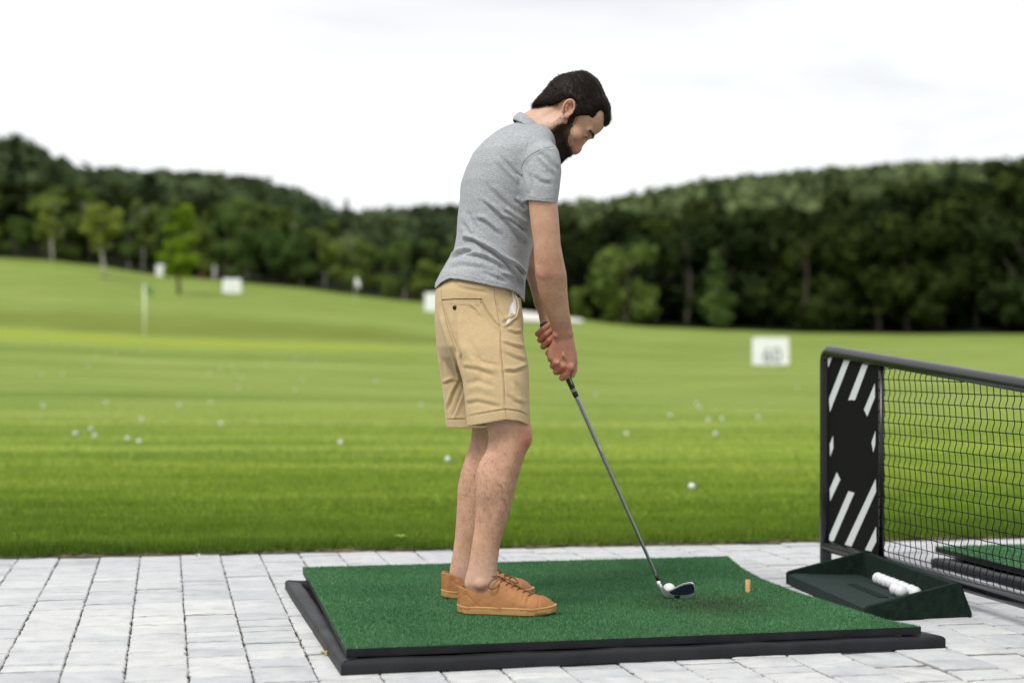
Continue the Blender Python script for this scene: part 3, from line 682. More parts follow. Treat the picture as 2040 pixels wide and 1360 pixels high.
def frame_rails(t, c4, w_, h_):
    """rounded rubber rails round a mat; c4 outer corners"""
    c4 = [np.array(c) for c in c4]; cen = sum(c4) / 4
    for i in range(4):
        a, b_ = c4[i], c4[(i + 1) % 4]; e = (b_ - a) / np.linalg.norm(b_ - a); nrm = np.array([-e[1], e[0]])
        # mitred profile, rounded top edges
        prof = [(0, 0), (0, h_ * .72), (0.004, h_ * .9), (0.012, h_), (w_ - 0.010, h_), (w_ - 0.003, h_ * .92), (w_, h_ * .8), (w_, 0)]
        m = MB(); V = []; n = 26
        for k in range(n):
            f = k / (n - 1)
            for d_, z in prof:
                pa = a + e * d_ + nrm * d_; pb = b_ - e * d_ + nrm * d_; q = pa + (pb - pa) * f
                wv = 0.0015 * math.sin(f * 31 + i) + 0.001 * math.sin(f * 77)
                V.append((q[0], q[1], z + (wv if z > 0.01 else 0)))
        pn = len(prof); Fc = []
        for k in range(n - 1):
            for j in range(pn - 1): Fc.append([k * pn + j, (k + 1) * pn + j, (k + 1) * pn + j + 1, k * pn + j + 1])
        Fc.append([j for j in range(pn)]); Fc.append([(n - 1) * pn + j for j in range(pn)][::-1])
        m.add(V, Fc); me = m.me('rail', False, t); auto_smooth(me, 50); obj('rail', me, m_rub, t)
def mat_thing(label, corners, edge_r, c4, zt, nb, wd, group):
    t = thing('hitting_mat', label, 'golf mat', (*corners[0], 0), group)
    poly = [corners[0], corners[1]] + edge_r + [corners[2], corners[3]]
    poly = dense(poly, 0.04)
    m = MB(); m.prism(poly, zt - 0.029, zt - 0.007)
    me = m.me('base_pad', False, t); obj('base_pad', me, m_rub, t)
    P_ = np.array(poly); lo = P_.min(0); hi = P_.max(0); area = 0.5 * abs(sum(P_[i][0] * P_[(i + 1) % len(P_)][1] - P_[(i + 1) % len(P_)][0] * P_[i][1] for i in range(len(P_))))
    k = int(nb * (hi - lo).prod() / area); X = rng.uniform(lo[0], hi[0], k); Y = rng.uniform(lo[1], hi[1], k); ins = inpoly(X, Y, poly); X, Y = X[ins], Y[ins]
    B = blades(X, Y, np.full(len(X), zt - 0.0069), rng.uniform(0.0045, 0.0085, len(X)), wd * rng.uniform(0.7, 1.3, len(X)), rng.uniform(0.1, 1.1, len(X)))
    B -= np.array(t.location)
    me = mesh_np('turf', B.reshape(-1, 3), np.arange(len(B) * 3).reshape(-1, 3)); sh = rng.random(len(B)); sh = np.where(rng.random(len(B)) < 0.97, sh * 0.8, 1)
    me.attributes.new('shade', 'FLOAT', 'FACE').data.foreach_set('value', sh.astype(np.float32)); obj('turf', me, m_turf, t, kind='stuff')
    # woven backing sheet the tufts stand on
    m = MB(); m.add([(x, y, zt - 0.0066) for x, y in poly], [list(range(len(poly)))]); me = m.me('backing', False, t)
    me.attributes.new('shade', 'FLOAT', 'FACE').data.foreach_set('value', np.full(1, 0.15, np.float32)); obj('backing', me, m_turf, t)
    frame_rails(t, c4, 0.055, 0.034)
    m = MB(); m.prism([tuple(np.array(q) + 0.03 * (sum(np.array(z) for z in c4) / 4 - np.array(q)) / 0.9) for q in c4], 0.001, 0.006); obj('gap_shade_sheet', m.me('gap_shade_sheet', False, t), m_rub, t)  # dark sheet added to black out the shaded gap inside the rails
    return t
ZT = 0.065
er = [tuple(G(x, y, ZT)[:2]) for x, y in ((1770, 1232), (1700, 1210), (1600, 1180), (1520, 1151), (1480, 1130))]
fl = G(679, 1345)[:2]; frr = G(1884, 1290)[:2]; e_ = (frr - fl) / np.linalg.norm(frr - fl); n_ = np.array([-e_[1], e_[0]])
mat1 = mat_thing('green artificial turf hitting mat the golfer stands on, in its black rubber frame', [tuple(q) for q in MATQ], er, [fl, frr, frr + n_ * 1.55 - e_ * 0.33, fl + n_ * 1.60], ZT, 330000, 0.0020, 'hitting mats')
# frame rib seen at the right end, between pad and rail
m = MB(); q = frr - e_ * 0.10 + n_ * 0.10; R2 = [[e_[0], n_[0], 0], [e_[1], n_[1], 0], [0, 0, 1]]; m.box((q[0], q[1], 0.012), (0.02, 0.11, 0.022), R2); obj('rib', m.me('rib', False, mat1), m_rub, mat1)
# next bay's mat, seen through the net
d2 = G(1863, 1085, ZT)[:2] - MATQ[3]
mat2 = mat_thing('green hitting mat of the next bay, seen through the divider net', [tuple(q + d2) for q in MATQ], [tuple(np.array(q) + d2) for q in er],
                 [q + d2 + np.array([-0.02, -0.03]) for q in (fl, frr, frr + n_ * 1.55 - e_ * 0.33, fl + n_ * 1.60)], ZT, 70000, 0.0045, 'hitting mats')

# tee peg
m_tee = simple('cork_tee', (0.55, 0.33, 0.13), 0.6, var=0.12, vscale=80)
q = G(1490, 1178, ZT - 0.004); t = MB(); t.tube([(0, 0, -0.006), (0, 0, 0.035), (0, 0, 0.0362), (0, 0, 0.0362), (0, 0, 0.030)], [0.0085, 0.0085, 0.0078, 0.005, 0.0045], 20)
o = obj('tee_peg', auto_smooth(t.me('tee_peg'), 40), m_tee, None, (q[0], q[1], ZT)); o['label'] = 'tan rubber tee peg standing upright on the green mat'; o['category'] = 'tee'
# ball at address
bx = P(1333, 1174, 5.225); o = obj('golf_ball', me_ball, None, None, tuple(bx)); o['label'] = 'white golf ball on the mat behind the iron club head'; o['category'] = 'golf ball'

# ------------------------------------------------------------------ ball tray
m_tray = simple('dark_green_rubber', (0.008, 0.0165, 0.0125), 0.9, var=0.45, vscale=45, bscale=90, bstr=0.5, bdist=0.003, spec=0.1)
m_tray2 = simple('tray_floor_rubber', (0.017, 0.029, 0.026), 0.85, var=0.35, vscale=60, bscale=120, bstr=0.5, bdist=0.003, spec=0.15)
A_ = np.array([1.015, 5.95]); B_ = np.array([1.127, 5.10]); D_ = np.array([1.484, 5.185]); C_ = np.array([1.372, 6.035])
tray = thing('ball_tray', 'dark green rubber ball tray at the right edge of the mat', 'tray', (*A_, 0))
ax = (B_ - A_) / np.linalg.norm(B_ - A_); cx_ = (D_ - B_) / np.linalg.norm(D_ - B_); Lt = np.linalg.norm(B_ - A_); Wt = np.linalg.norm(D_ - B_)
def TP(a, c, z): q = A_ + ax * a + cx_ * c; return (q[0], q[1], z)
def wedge(a0, a1):
    """end wall: low at the mat side, high at the divider side, outer end battered"""
    m = MB(); pr = [(0, 0), (0, 0.040), (0.008, 0.047), (Wt - 0.052, 0.112), (Wt - 0.040, 0.112), (Wt, 0.014), (Wt, 0)]
    V = [TP(a0, c, z) for c, z in pr] + [TP(a1, c, z) for c, z in pr]; n = len(pr)
    m.add(V, [list(range(n)), [n + i for i in range(n)][::-1]] + [[i, n + i, n + (i + 1) % n, (i + 1) % n] for i in range(n)]); return m
obj('end_wall', wedge(Lt - 0.022, Lt).me('end_wall', False, tray), m_tray, tray)
obj('end_wall', wedge(0, 0.022).me('end_wall', False, tray), m_tray, tray)
m = MB(); pr = [(Wt - 0.080, 0), (Wt - 0.066, 0.108), (Wt - 0.040, 0.108), (Wt - 0.001, 0.014), (Wt - 0.001, 0)]; n = len(pr)
m.add([TP(0.022, c, z) for c, z in pr] + [TP(Lt - 0.022, c, z) for c, z in pr], [list(range(n)), [n + i for i in range(n)][::-1]] + [[i, n + i, n + (i + 1) % n, (i + 1) % n] for i in range(n)])
obj('side_wall', m.me('side_wall', False, tray), m_tray, tray)
m = MB(); pr = [(0.002, 0), (0.002, 0.036), (0.03, 0.040), (0.14, 0.033), (Wt - 0.076, 0.026), (Wt - 0.079, 0)]; n = len(pr)
m.add([TP(0.022, c, z) for c, z in pr] + [TP(Lt - 0.022, c, z) for c, z in pr], [list(range(n)), [n + i for i in range(n)][::-1]] + [[i, n + i, n + (i + 1) % n, (i + 1) % n] for i in range(n)])
obj('floor_panel', m.me('floor_panel', False, tray), m_tray2, tray)
m = MB(); m.box(TP(0.45, 0.155, 0.034), (0.035, 0.32, 0.003), [[cx_[0], ax[0], 0], [cx_[1], ax[1], 0], [0, 0, 1]], 0.001); obj('recess_strip', m.me('recess_strip', False, tray), m_tray, tray)
bc = Wt - 0.076 - RB - 0.003
names = ['farthest', 'second', 'third', 'fourth', 'fifth', 'sixth', 'seventh', 'eighth', 'ninth', 'nearest']
m_mark = simple('black_print', (0.02, 0.02, 0.02), 0.5); m_mred = simple('red_print', (0.55, 0.03, 0.05), 0.5)
def ball_at(a, c, z, label, mark=None):
    q = TP(a, c, z); o = obj('golf_ball', me_ball, None, None, q); o['label'] = label; o['category'] = 'golf ball'; o['group'] = 'golf balls in the rubber tray'
    if mark is not None:
        mt, ang, n = mark; mm = MB()
        for k in range(n):
            b0 = ang + k * 0.33; pts = [(RB * 1.004 * math.cos(u) * math.cos(b0), RB * 1.004 * math.cos(u) * math.sin(b0), RB * 1.004 * math.sin(u)) for u in np.linspace(0.15, 0.75 if mt is m_mark else 0.4, 8)]
            mm.tube(pts, 0.0007, 5)
        obj('print', mm.me('print'), mt, o)
a0 = 0.27
for i in range(9):
    lab = 'golf ball at the far end of the row in the tray, with a black line' if i == 0 else f'white golf ball in the tray row, {names[i]} from the far end' + (', with red print' if i == 2 else '')
    ball_at(a0 + i * 0.0440, bc + 0.002 * math.sin(i * 3), 0.0265 + RB, lab, (m_mark, -2.3, 1) if i == 0 else ((m_mred, -2.2, 3) if i == 2 else ((m_mark, -1.9, 1) if i == 1 else None)))
ball_at(a0 + 6.4 * 0.0432, bc - 0.043, 0.0288 + RB, 'golf ball beside the tray row, farther of the two near the mat')
ball_at(a0 + 7.5 * 0.0432, bc - 0.0425, 0.0288 + RB, 'golf ball beside the tray row, nearer of the two near the mat')

# ------------------------------------------------------------------ bay divider
m_pipe = simple('black_powder_coat', (0.007, 0.0075, 0.010), 0.27, var=0.25, vscale=9, spec=0.5, bscale=220, bstr=0.06, bdist=0.001)
m_blackp = simple('matt_black_panel', (0.0055, 0.0055, 0.005), 0.7, spec=0.08)
m_stripe = simple('white_stripe_vinyl', (0.56, 0.59, 0.59), 0.5)
Y0, X0 = 6.446, 1.259; KX = 0.225
def DP(Y, z, off=0.0):        # a point on the divider plane; off = towards the golfer's side
    d = np.array([-KX, 1.0]); d /= np.linalg.norm(d); nn_ = np.array([-d[1], d[0]])
    return np.array([X0 + KX * (Y0 - Y) + nn_[0] * off, Y + nn_[1] * off, z])
def ztop(Y): return 0.864 - (Y0 - Y) * (0.113 / 1.466)
YE = 3.9
div = thing('bay_divider', 'black tubular bay divider with striped panel and crimped wire mesh', 'divider', tuple(DP(Y0, 0)))
R_ = 0.0235
m = MB(); pts = [DP(Y0, -0.002), DP(Y0, 0.3), DP(Y0, ztop(Y0) - 0.10)]
for k in range(9): a = math.pi / 2 * k / 8; pts.append(DP(Y0 - 0.05 * (1 - math.cos(a)), ztop(Y0) - 0.05 + 0.05 * math.sin(a) - 0.0035 * (1 - math.cos(a))))
for Y in np.linspace(Y0 - 0.12, YE + 0.1, 12): pts.append(DP(Y, ztop(Y)))
for k in range(1, 9): a = math.pi / 2 * k / 8; pts.append(DP(YE + 0.05 - 0.05 * math.sin(a), ztop(YE) - 0.05 + 0.05 * math.cos(a)))
pts += [DP(YE, 0.3), DP(YE, -0.002)]
m.tube(pts, R_, 20); obj('tube_frame', m.me('tube_frame', True, div), m_pipe, div)
m = MB(); zb = 0.082; m.tube([DP(Y0 - 0.005, zb), DP(5, zb), DP(YE, zb)], R_, 20); obj('bottom_rail', m.me('bottom_rail', True, div), m_pipe, div)
YP = 5.955
m = MB(); m.tube([DP(YP, zb), DP(YP, ztop(YP))], 0.0105, 12); obj('inner_post', m.me('inner_post', True, div), m_pipe, div)
m = MB(); V = [DP(Y0, zb, s_ * 0.003) for s_ in (1, -1)] + [DP(YP, zb, s_ * 0.003) for s_ in (1, -1)] + [DP(YP, ztop(YP), s_ * 0.003) for s_ in (1, -1)] + [DP(Y0, ztop(Y0), s_ * 0.003) for s_ in (1, -1)]
m.add(V, [[0, 2, 4, 6], [1, 7, 5, 3], [0, 1, 3, 2], [2, 3, 5, 4], [4, 5, 7, 6], [6, 7, 1, 0]]); panel = obj('striped_panel', m.me('striped_panel', False, div), m_blackp, div)
ST = [[(1650, 712.3), (1659, 712.3), (1652, 732)], [(1683, 717), (1694.4, 719), (1655, 820.6), (1653.3, 793.5)], [(1719.8, 724.5), (1731, 727.5), (1705, 797), (1698, 796.3), (1691.4, 797)],
      [(1744.7, 763), (1745, 791), (1729.5, 829.6), (1723, 815.5)], [(1661.3, 867), (1662, 891.6), (1655.6, 909), (1654.7, 885)], [(1746, 857.6), (1745.6, 885), (1741.6, 901), (1738, 880.6)],
      [(1668.8, 940), (1675.9, 954.7), (1655.6, 997.5), (1654.7, 973)], [(1692, 977.6), (1704, 981), (1662.6, 1077), (1658, 1078), (1653.8, 1075), (1654, 1066)],
      [(1746.4, 953), (1747.3, 978.5), (1698, 1088), (1684.7, 1084)], [(1747.3, 1048), (1747.8, 1078), (1737.6, 1097.6), (1725, 1094.5)]]
for poly in ST:
    V = []
    for x, y in poly:
        Y = (X0 + KX * Y0) / (KX + (x - CX) / F); V.append(DP(Y, CH - (y - HZ) * Y / F, 0.0036))
    n = len(V); c_ = np.array(V); cc = np.array([DP(v[1], v[2], 0.0042) for v in c_])
    me = mesh_np('stripe', np.concatenate([c_, cc]) - np.array(div.location), [[n + i for i in range(n)]] + [[i, (i + 1) % n, n + (i + 1) % n, n + i] for i in range(n)]); obj('stripe', me, m_stripe, panel)
# crimped wires
sp = 0.0405
m_wire = simple('black_wire', (0.006, 0.006, 0.008), 0.6, spec=0.15)
ys = np.arange(YP - 0.022, YE + 0.02, -sp)
zl = np.arange(zb + R_ + 0.018, 0.90, 0.0395)
for i, Y in enumerate(ys):
    z = np.arange(zb + R_ * 0.6, ztop(Y) - R_ * 0.5, 0.0039); ph = (z - zl[0]) / 0.0395 * math.pi
    tri = np.arcsin(np.clip(np.sin(ph * 1.0 + (i % 2) * 0), -1, 1) * 0.96) / (math.pi / 2)
    pts = [DP(Y + 0.0022 * tr_, z_, 0.0026 * math.cos(p_)) for z_, p_, tr_ in zip(z, ph * 1, np.sin(ph * 2 + 0.4))]
    m = MB(); m.tube(pts, 0.0016, 5); obj('vertical_wire', m.me('vertical_wire', True, div), m_wire, div)
for k, z0_ in enumerate(zl):
    Yend = YE
    if z0_ > ztop(YE) - R_: Yend = Y0 - (0.864 - R_ - z0_) / (0.113 / 1.466)
    if Yend > YP - 0.03: continue
    Yv = np.arange(YP, Yend, -sp / 4); pts = [DP(Y, z0_, 0.0016 * math.cos((Y - ys[0]) / sp * math.pi)) for Y in Yv]
    if len(pts) < 3: continue
    m = MB(); m.tube(pts, 0.0017, 5); obj('horizontal_wire', m.me('horizontal_wire', True, div), m_wire, div)
    m = MB(); m.box(DP(YP, z0_, 0.0), (0.026, 0.010, 0.006)); obj('wire_clip', m.me('wire_clip', False, div), m_wire, div)

# ------------------------------------------------------------------ small litter
m_leafy = simple('dry_leaf', (0.50, 0.33, 0.08), 0.8, var=0.3, vscale=60)
def leaf(px, py, r, label, mat, name='fallen_leaf', z=0.003, cat='leaf'):
    q = G(px, py, z); V = []; n = 11
    for i in range(n): a = 6.283 * i / n; k = r * (1 if i % 2 else 0.62); V.append((k * math.cos(a) * 1.3, k * math.sin(a), 0.006 * math.sin(a * 2) + 0.004))
    V.append((0, 0, 0.0)); me = mesh_np(name, V, [[i, (i + 1) % n, n] for i in range(n)], True); o = obj(name, me, mat, None, (q[0], q[1], z)); o['label'] = label; o['category'] = cat
    md = o.modifiers.new('t', 'SOLIDIFY'); md.thickness = 0.0008; return o
leaf(647, 1301, 0.010, 'small yellow fallen leaf on the paving beside the mat frame', m_leafy)
leaf(394, 1107, 0.008, 'tiny pale pebble-like petal at the turf edge on the left', simple('pale_petal', (0.7, 0.68, 0.5), 0.8), 'petal', 0.012, 'petal')
m_weed = simple('weed_leaf', (0.20, 0.33, 0.03), 0.7, var=0.2, vscale=50)
q = hit(795, 1085); w_ = MB()
for i in range(9):
    a = i * 0.7; ln = 0.035 + 0.01 * math.sin(i * 2.0); dx, dy = math.cos(a), math.sin(a)
    w_.add([(0, 0, 0.02), (dx * ln * .5 - dy * .006, dy * ln * .5 + dx * .006, 0.045), (dx * ln, dy * ln, 0.040), (dx * ln * .5 + dy * .006, dy * ln * .5 - dx * .006, 0.043)], [[0, 1, 2, 3]])
o = obj('weed', w_.me('weed'), m_weed, None, tuple(q)); o['label'] = 'small bright green weed rosette at the turf edge left of the golfer legs'; o['category'] = 'weed'

# ================================================================== the golfer
DC = 5.03
class Vol:
    """signed-distance grid with smooth unions; surface taken out with surface nets"""
    def __init__(s, lo, hi, h):
        s.lo = np.array(lo, float); s.h = h; s.n = np.ceil((np.array(hi) - s.lo) / h).astype(int) + 1
        s.a = np.full(s.n, 0.2, np.float32)
        s.ax = [s.lo[i] + h * np.arange(s.n[i]) for i in range(3)]
    def sub(s, lo, hi):
        sl = []
        for i in range(3):
            a = max(0, int(math.floor((lo[i] - s.lo[i]) / s.h))); b = min(s.n[i], int(math.ceil((hi[i] - s.lo[i]) / s.h)) + 1)
            if b <= a: return None
            sl.append(slice(a, b))
        X = s.ax[0][sl[0]][:, None, None].astype(np.float32); Y = s.ax[1][sl[1]][None, :, None].astype(np.float32); Z = s.ax[2][sl[2]][None, None, :].astype(np.float32)
        return tuple(sl), X, Y, Z
    def add(s, fn, lo, hi, k=0.01, pad=0.03, mode='add'):
        pad = max(pad, k * 1.2 + 0.006)
        r = s.sub([lo[i] - pad for i in range(3)], [hi[i] + pad for i in range(3)])
        if r is None: return
        sl, X, Y, Z = r; d = fn(X, Y, Z); a = s.a[sl]
        if mode == 'add':
            if k > 0: hh = np.maximum(k - np.abs(a - d), 0) / k; s.a[sl] = np.minimum(a, d) - hh * hh * k * 0.25
            else: s.a[sl] = np.minimum(a, d)
        elif mode == 'cut':
            d = -d
            if k > 0: hh = np.maximum(k - np.abs(a - d), 0) / k; s.a[sl] = np.maximum(a, d) + hh * hh * k * 0.25
            else: s.a[sl] = np.maximum(a, d)
        elif mode == 'and': s.a[sl] = np.maximum(a, d)
    def ball(s, c, r, k=0.01, mode='add', R=None):
        """ellipsoid: r scalar or 3, R rotation rows = local axes"""
        c = np.asarray(c, float); r = np.array([r] * 3 if np.isscalar(r) else r, float); m = r.max()
        def fn(X, Y, Z):
            d = [X - c[0], Y - c[1], Z - c[2]]
            if R is not None: d = [R[i][0] * d[0] + R[i][1] * d[1] + R[i][2] * d[2] for i in range(3)]
            q = np.sqrt((d[0] / r[0]) ** 2 + (d[1] / r[1]) ** 2 + (d[2] / r[2]) ** 2)
            g = np.sqrt((d[0] / r[0] ** 2) ** 2 + (d[1] / r[1] ** 2) ** 2 + (d[2] / r[2] ** 2) ** 2) + 1e-6
            return np.where(q < 0.3, (q - 1) * r.min(), q * (q - 1) / g)
        s.add(fn, c - m, c + m, k, mode=mode)
    def cap(s, a, b, ra, rb, k=0.01, mode='add'):
        a = np.asarray(a, float); b = np.asarray(b, float); e = b - a; l2 = float(e @ e) + 1e-12; m = max(ra, rb)
        def fn(X, Y, Z):
            t = np.clip(((X - a[0]) * e[0] + (Y - a[1]) * e[1] + (Z - a[2]) * e[2]) / l2, 0, 1)
            return np.sqrt((X - a[0] - e[0] * t) ** 2 + (Y - a[1] - e[1] * t) ** 2 + (Z - a[2] - e[2] * t) ** 2) - (ra + (rb - ra) * t)
        s.add(fn, np.minimum(a, b) - m, np.maximum(a, b) + m, k, mode=mode)
    def chain(s, pts, rs, k=0.01, k0=None, mode='add'):
        for i in range(len(pts) - 1): s.cap(pts[i], pts[i + 1], rs[i], rs[i + 1], k if (i or k0 is None) else k0, mode)
    def loft(s, rows, k=0.01, n=2.2, mode='add', z0=None, z1=None, shrink=0.0, sm=0.008, capz=True):
        """rows: (photo row, back px, front px, depth, half width)"""
        rows = sorted(rows, key=lambda r: -r[0]); A = np.array(rows, float)
        z = CH - (A[:, 0] - HZ) * A[:, 3] / F; xb = (A[:, 1] - CX) * A[:, 3] / F; xf = (A[:, 2] - CX) * A[:, 3] / F
        zz = np.arange(z[0] - 0.03, z[-1] + 0.03, 0.002)
        def I(v):
            q = np.interp(zz, z, v); kk = max(1, int(sm / 0.002)); ker = np.hanning(2 * kk + 3)[1:-1]; ker /= ker.sum()
            return np.convolve(np.pad(q, kk, mode='edge'), ker, 'valid')
        xbs, xfs, yc, hw = I(xb), I(xf), I(A[:, 3]), I(A[:, 4])
        lo_z = z[0] if z0 is None else z0; hi_z = z[-1] if z1 is None else z1
        lo = (xb.min(), (A[:, 3] - A[:, 4]).min(), lo_z); hi = (xf.max(), (A[:, 3] + A[:, 4]).max(), hi_z)
        def fn(X, Y, Z):
            Zr = Z.ravel(); a = np.interp(Zr, zz, (xfs - xbs) / 2) - shrink; c = np.interp(Zr, zz, (xfs + xbs) / 2); b = np.interp(Zr, zz, hw) - shrink; y = np.interp(Zr, zz, yc)
            a, b, c, y = [v.astype(np.float32)[None, None, :] for v in (np.maximum(a, .003), np.maximum(b, .003), c, y)]
            q = (np.abs((X - c) / a) ** n + np.abs((Y - y) / b) ** n) ** (1 / n)
            d = (q - 1) * np.minimum(a, b)
            if capz: d = np.maximum(d, np.maximum(lo_z - Z, Z - hi_z))
            return d.astype(np.float32)
        s.add(fn, lo, hi, k, mode=mode)
    def mesh(s, name, iso=0.0):
        A = s.a; I = A < iso; nx, ny, nz = A.shape
        c = [I[:-1, :-1, :-1], I[1:, :-1, :-1], I[:-1, 1:, :-1], I[1:, 1:, :-1], I[:-1, :-1, 1:], I[1:, :-1, 1:], I[:-1, 1:, 1:], I[1:, 1:, 1:]]
        allin = c[0].copy(); anyin = c[0].copy()
        for q in c[1:]: allin &= q; anyin |= q
        act = anyin & ~allin; ci = np.argwhere(act); del allin, anyin
        idmap = np.full(act.shape, -1, np.int32); idmap[act] = np.arange(len(ci))
        off = np.array([[0, 0, 0], [1, 0, 0], [0, 1, 0], [1, 1, 0], [0, 0, 1], [1, 0, 1], [0, 1, 1], [1, 1, 1]])
        val = np.stack([A[ci[:, 0] + o[0], ci[:, 1] + o[1], ci[:, 2] + o[2]] for o in off], 1) - iso
        edges = [(0, 1), (2, 3), (4, 5), (6, 7), (0, 2), (1, 3), (4, 6), (5, 7), (0, 4), (1, 5), (2, 6), (3, 7)]
        acc = np.zeros((len(ci), 3)); cnt = np.zeros(len(ci))
        for a, b in edges:
            va, vb = val[:, a], val[:, b]; m = (va < 0) != (vb < 0); t = np.where(m, va / np.where(m, va - vb, 1), 0)
            p = off[a] + (off[b] - off[a]) * t[:, None]; acc += p * m[:, None]; cnt += m
        V = s.lo + (ci + acc / cnt[:, None]) * s.h
        Fs = []
        for axis in range(3):
            o1, o2 = [(1, 2), (2, 0), (0, 1)][axis]
            sa = [slice(1, -1)] * 3; sb = [slice(1, -1)] * 3; sa[axis] = slice(0, -1); sb[axis] = slice(1, None)
            a_ = I[tuple(sa)]; b_ = I[tuple(sb)]; e = np.argwhere(a_ != b_)
            st = a_[e[:, 0], e[:, 1], e[:, 2]]; g = e.copy()
            for q in (o1, o2): g[:, q] += 1
            def gid(d1, d2):
                h = g.copy(); h[:, o1] += d1; h[:, o2] += d2; return idmap[h[:, 0], h[:, 1], h[:, 2]]
            q = np.stack([gid(-1, -1), gid(0, -1), gid(0, 0), gid(-1, 0)], 1); q[~st] = q[~st][:, ::-1]; Fs.append(q)
        Fq = np.concatenate(Fs); Fq = Fq[(Fq >= 0).all(1)]
        return V, Fq
def relax(V, Fq, it=2, lam=0.5):
    n = len(V); 
    for _ in range(it):
        S = np.zeros_like(V); C = np.zeros(n)
        for a in range(4):
            b = (a + 1) % 4
            for i, j in ((Fq[:, a], Fq[:, b]), (Fq[:, b], Fq[:, a])):
                for k in range(3): S[:, k] += np.bincount(i, V[j, k], n)
                C += np.bincount(i, minlength=n)
        V = V + lam * (S / np.maximum(C, 1)[:, None] - V)
    return V
def vnormals(V, Fq):
    n = np.cross(V[Fq[:, 2]] - V[Fq[:, 0]], V[Fq[:, 3]] - V[Fq[:, 1]]); N_ = np.zeros_like(V)
    for a in range(4):
        for k in range(3): N_[:, k] += np.bincount(Fq[:, a], n[:, k], len(V))
    return N_ / (np.linalg.norm(N_, axis=1)[:, None] + 1e-12)
def proj(V): return CX + V[:, 0] / V[:, 1] * F, HZ - (V[:, 2] - CH) * F / V[:, 1]
def polydist(px, py, line):
    best = np.full(len(px), 1e9); sign = np.ones(len(px)); par = np.zeros(len(px)); n = len(line) - 1
    for i in range(n):
        a = np.array(line[i], float); b = np.array(line[i + 1], float); e = b - a; l2 = e @ e
        t = np.clip(((px - a[0]) * e[0] + (py - a[1]) * e[1]) / l2, 0, 1); dx = px - a[0] - e[0] * t; dy = py - a[1] - e[1] * t
        d = np.hypot(dx, dy); m = d < best; best = np.where(m, d, best); sign = np.where(m, np.sign(e[0] * dy - e[1] * dx), sign); par = np.where(m, (i + t) / n, par)
    return best, sign, par
def creases(V, Nn, lines, side=-1, amp_=1.5):
    """each crease: (polyline in the side view, half width px, depth m, which side the raised lip is on)"""
    px, py = proj(V); w_ = np.clip(-Nn[:, 1] * 2.2, 0, 1) if side < 0 else np.clip(0.35 + np.abs(Nn[:, 1]), 0, 1)
    D = np.zeros(len(V))
    for ln, wd, dp, lip in lines:
        d, sg, t = polydist(px, py, ln); q = d * sg * lip
        fade = np.clip(np.minimum(t, 1 - t) * 5 + 0.12, 0, 1)
        D += fade * dp * amp_ * (-np.exp(-(q / wd) ** 2) + 0.85 * np.exp(-((q - 2.1 * wd) / (1.35 * wd)) ** 2))
    return V + Nn * (D * w_)[:, None]
def vnoise(V, sc, seed=0, oct=3):
    """cheap smooth pseudo-noise from rotated sines"""
    r = np.random.default_rng(seed); out = np.zeros(len(V)); amp = 1.0; tot = 0
    for o in range(oct):
        for _ in range(4):
            k = r.normal(size=3); k /= np.linalg.norm(k); out += amp * np.sin((V * np.array(sc)) @ k * (2 ** o) * 6.28 + r.uniform(0, 6.28)); tot += amp
        amp *= 0.55
    return out / tot * 1.8
def quad_tris(Fq): return np.concatenate([Fq[:, [0, 1, 2]], Fq[:, [0, 2, 3]]])
def bvh_of(V, Fq): return BVHTree.FromPolygons([tuple(v) for v in V], [tuple(f) for f in Fq])
CAMP = Vector((0, 0, CH))
def drape(bvh, px, py, lift=0.0):
    d = Vector(((px - CX) / F, 1.0, -(py - HZ) / F)).normalized(); h = bvh.ray_cast(CAMP, d)
    if h[0] is None: return None
    n = h[1] if h[1].dot(d) < 0 else -h[1]; return np.array(h[0] + n * lift)
def poly_px(line, step=2.0):
    out = []
    for i in range(len(line) - 1):
        a = np.array(line[i], float); b = np.array(line[i + 1], float); k = max(1, int(np.linalg.norm(b - a) / step))
        for j in range(k): out.append(a + (b - a) * j / k)
    out.append(np.array(line[-1], float)); return out
def draped_tube(mb, bvh, line, r, lift=0.0, n=6, step=3.0):
    pts = [drape(bvh, p[0], p[1], lift) for p in poly_px(line, step)]; pts = [p for p in pts if p is not None]
    if len(pts) > 2:
        pts = np.array(pts); q = pts.copy(); q[1:-1] = (pts[:-2] + 2 * pts[1:-1] + pts[2:]) / 4; mb.tube(q, r, n)

man = thing('person', 'bearded man in grey polo and khaki shorts bending over his golf club', 'person', (-0.09, 5.03, ZT))
def part(name, V, Fq, mat, parent=man, smooth=True):
    me = mesh_np(name, V - np.array(man.location), Fq, smooth); return obj(name, me, mat, parent)

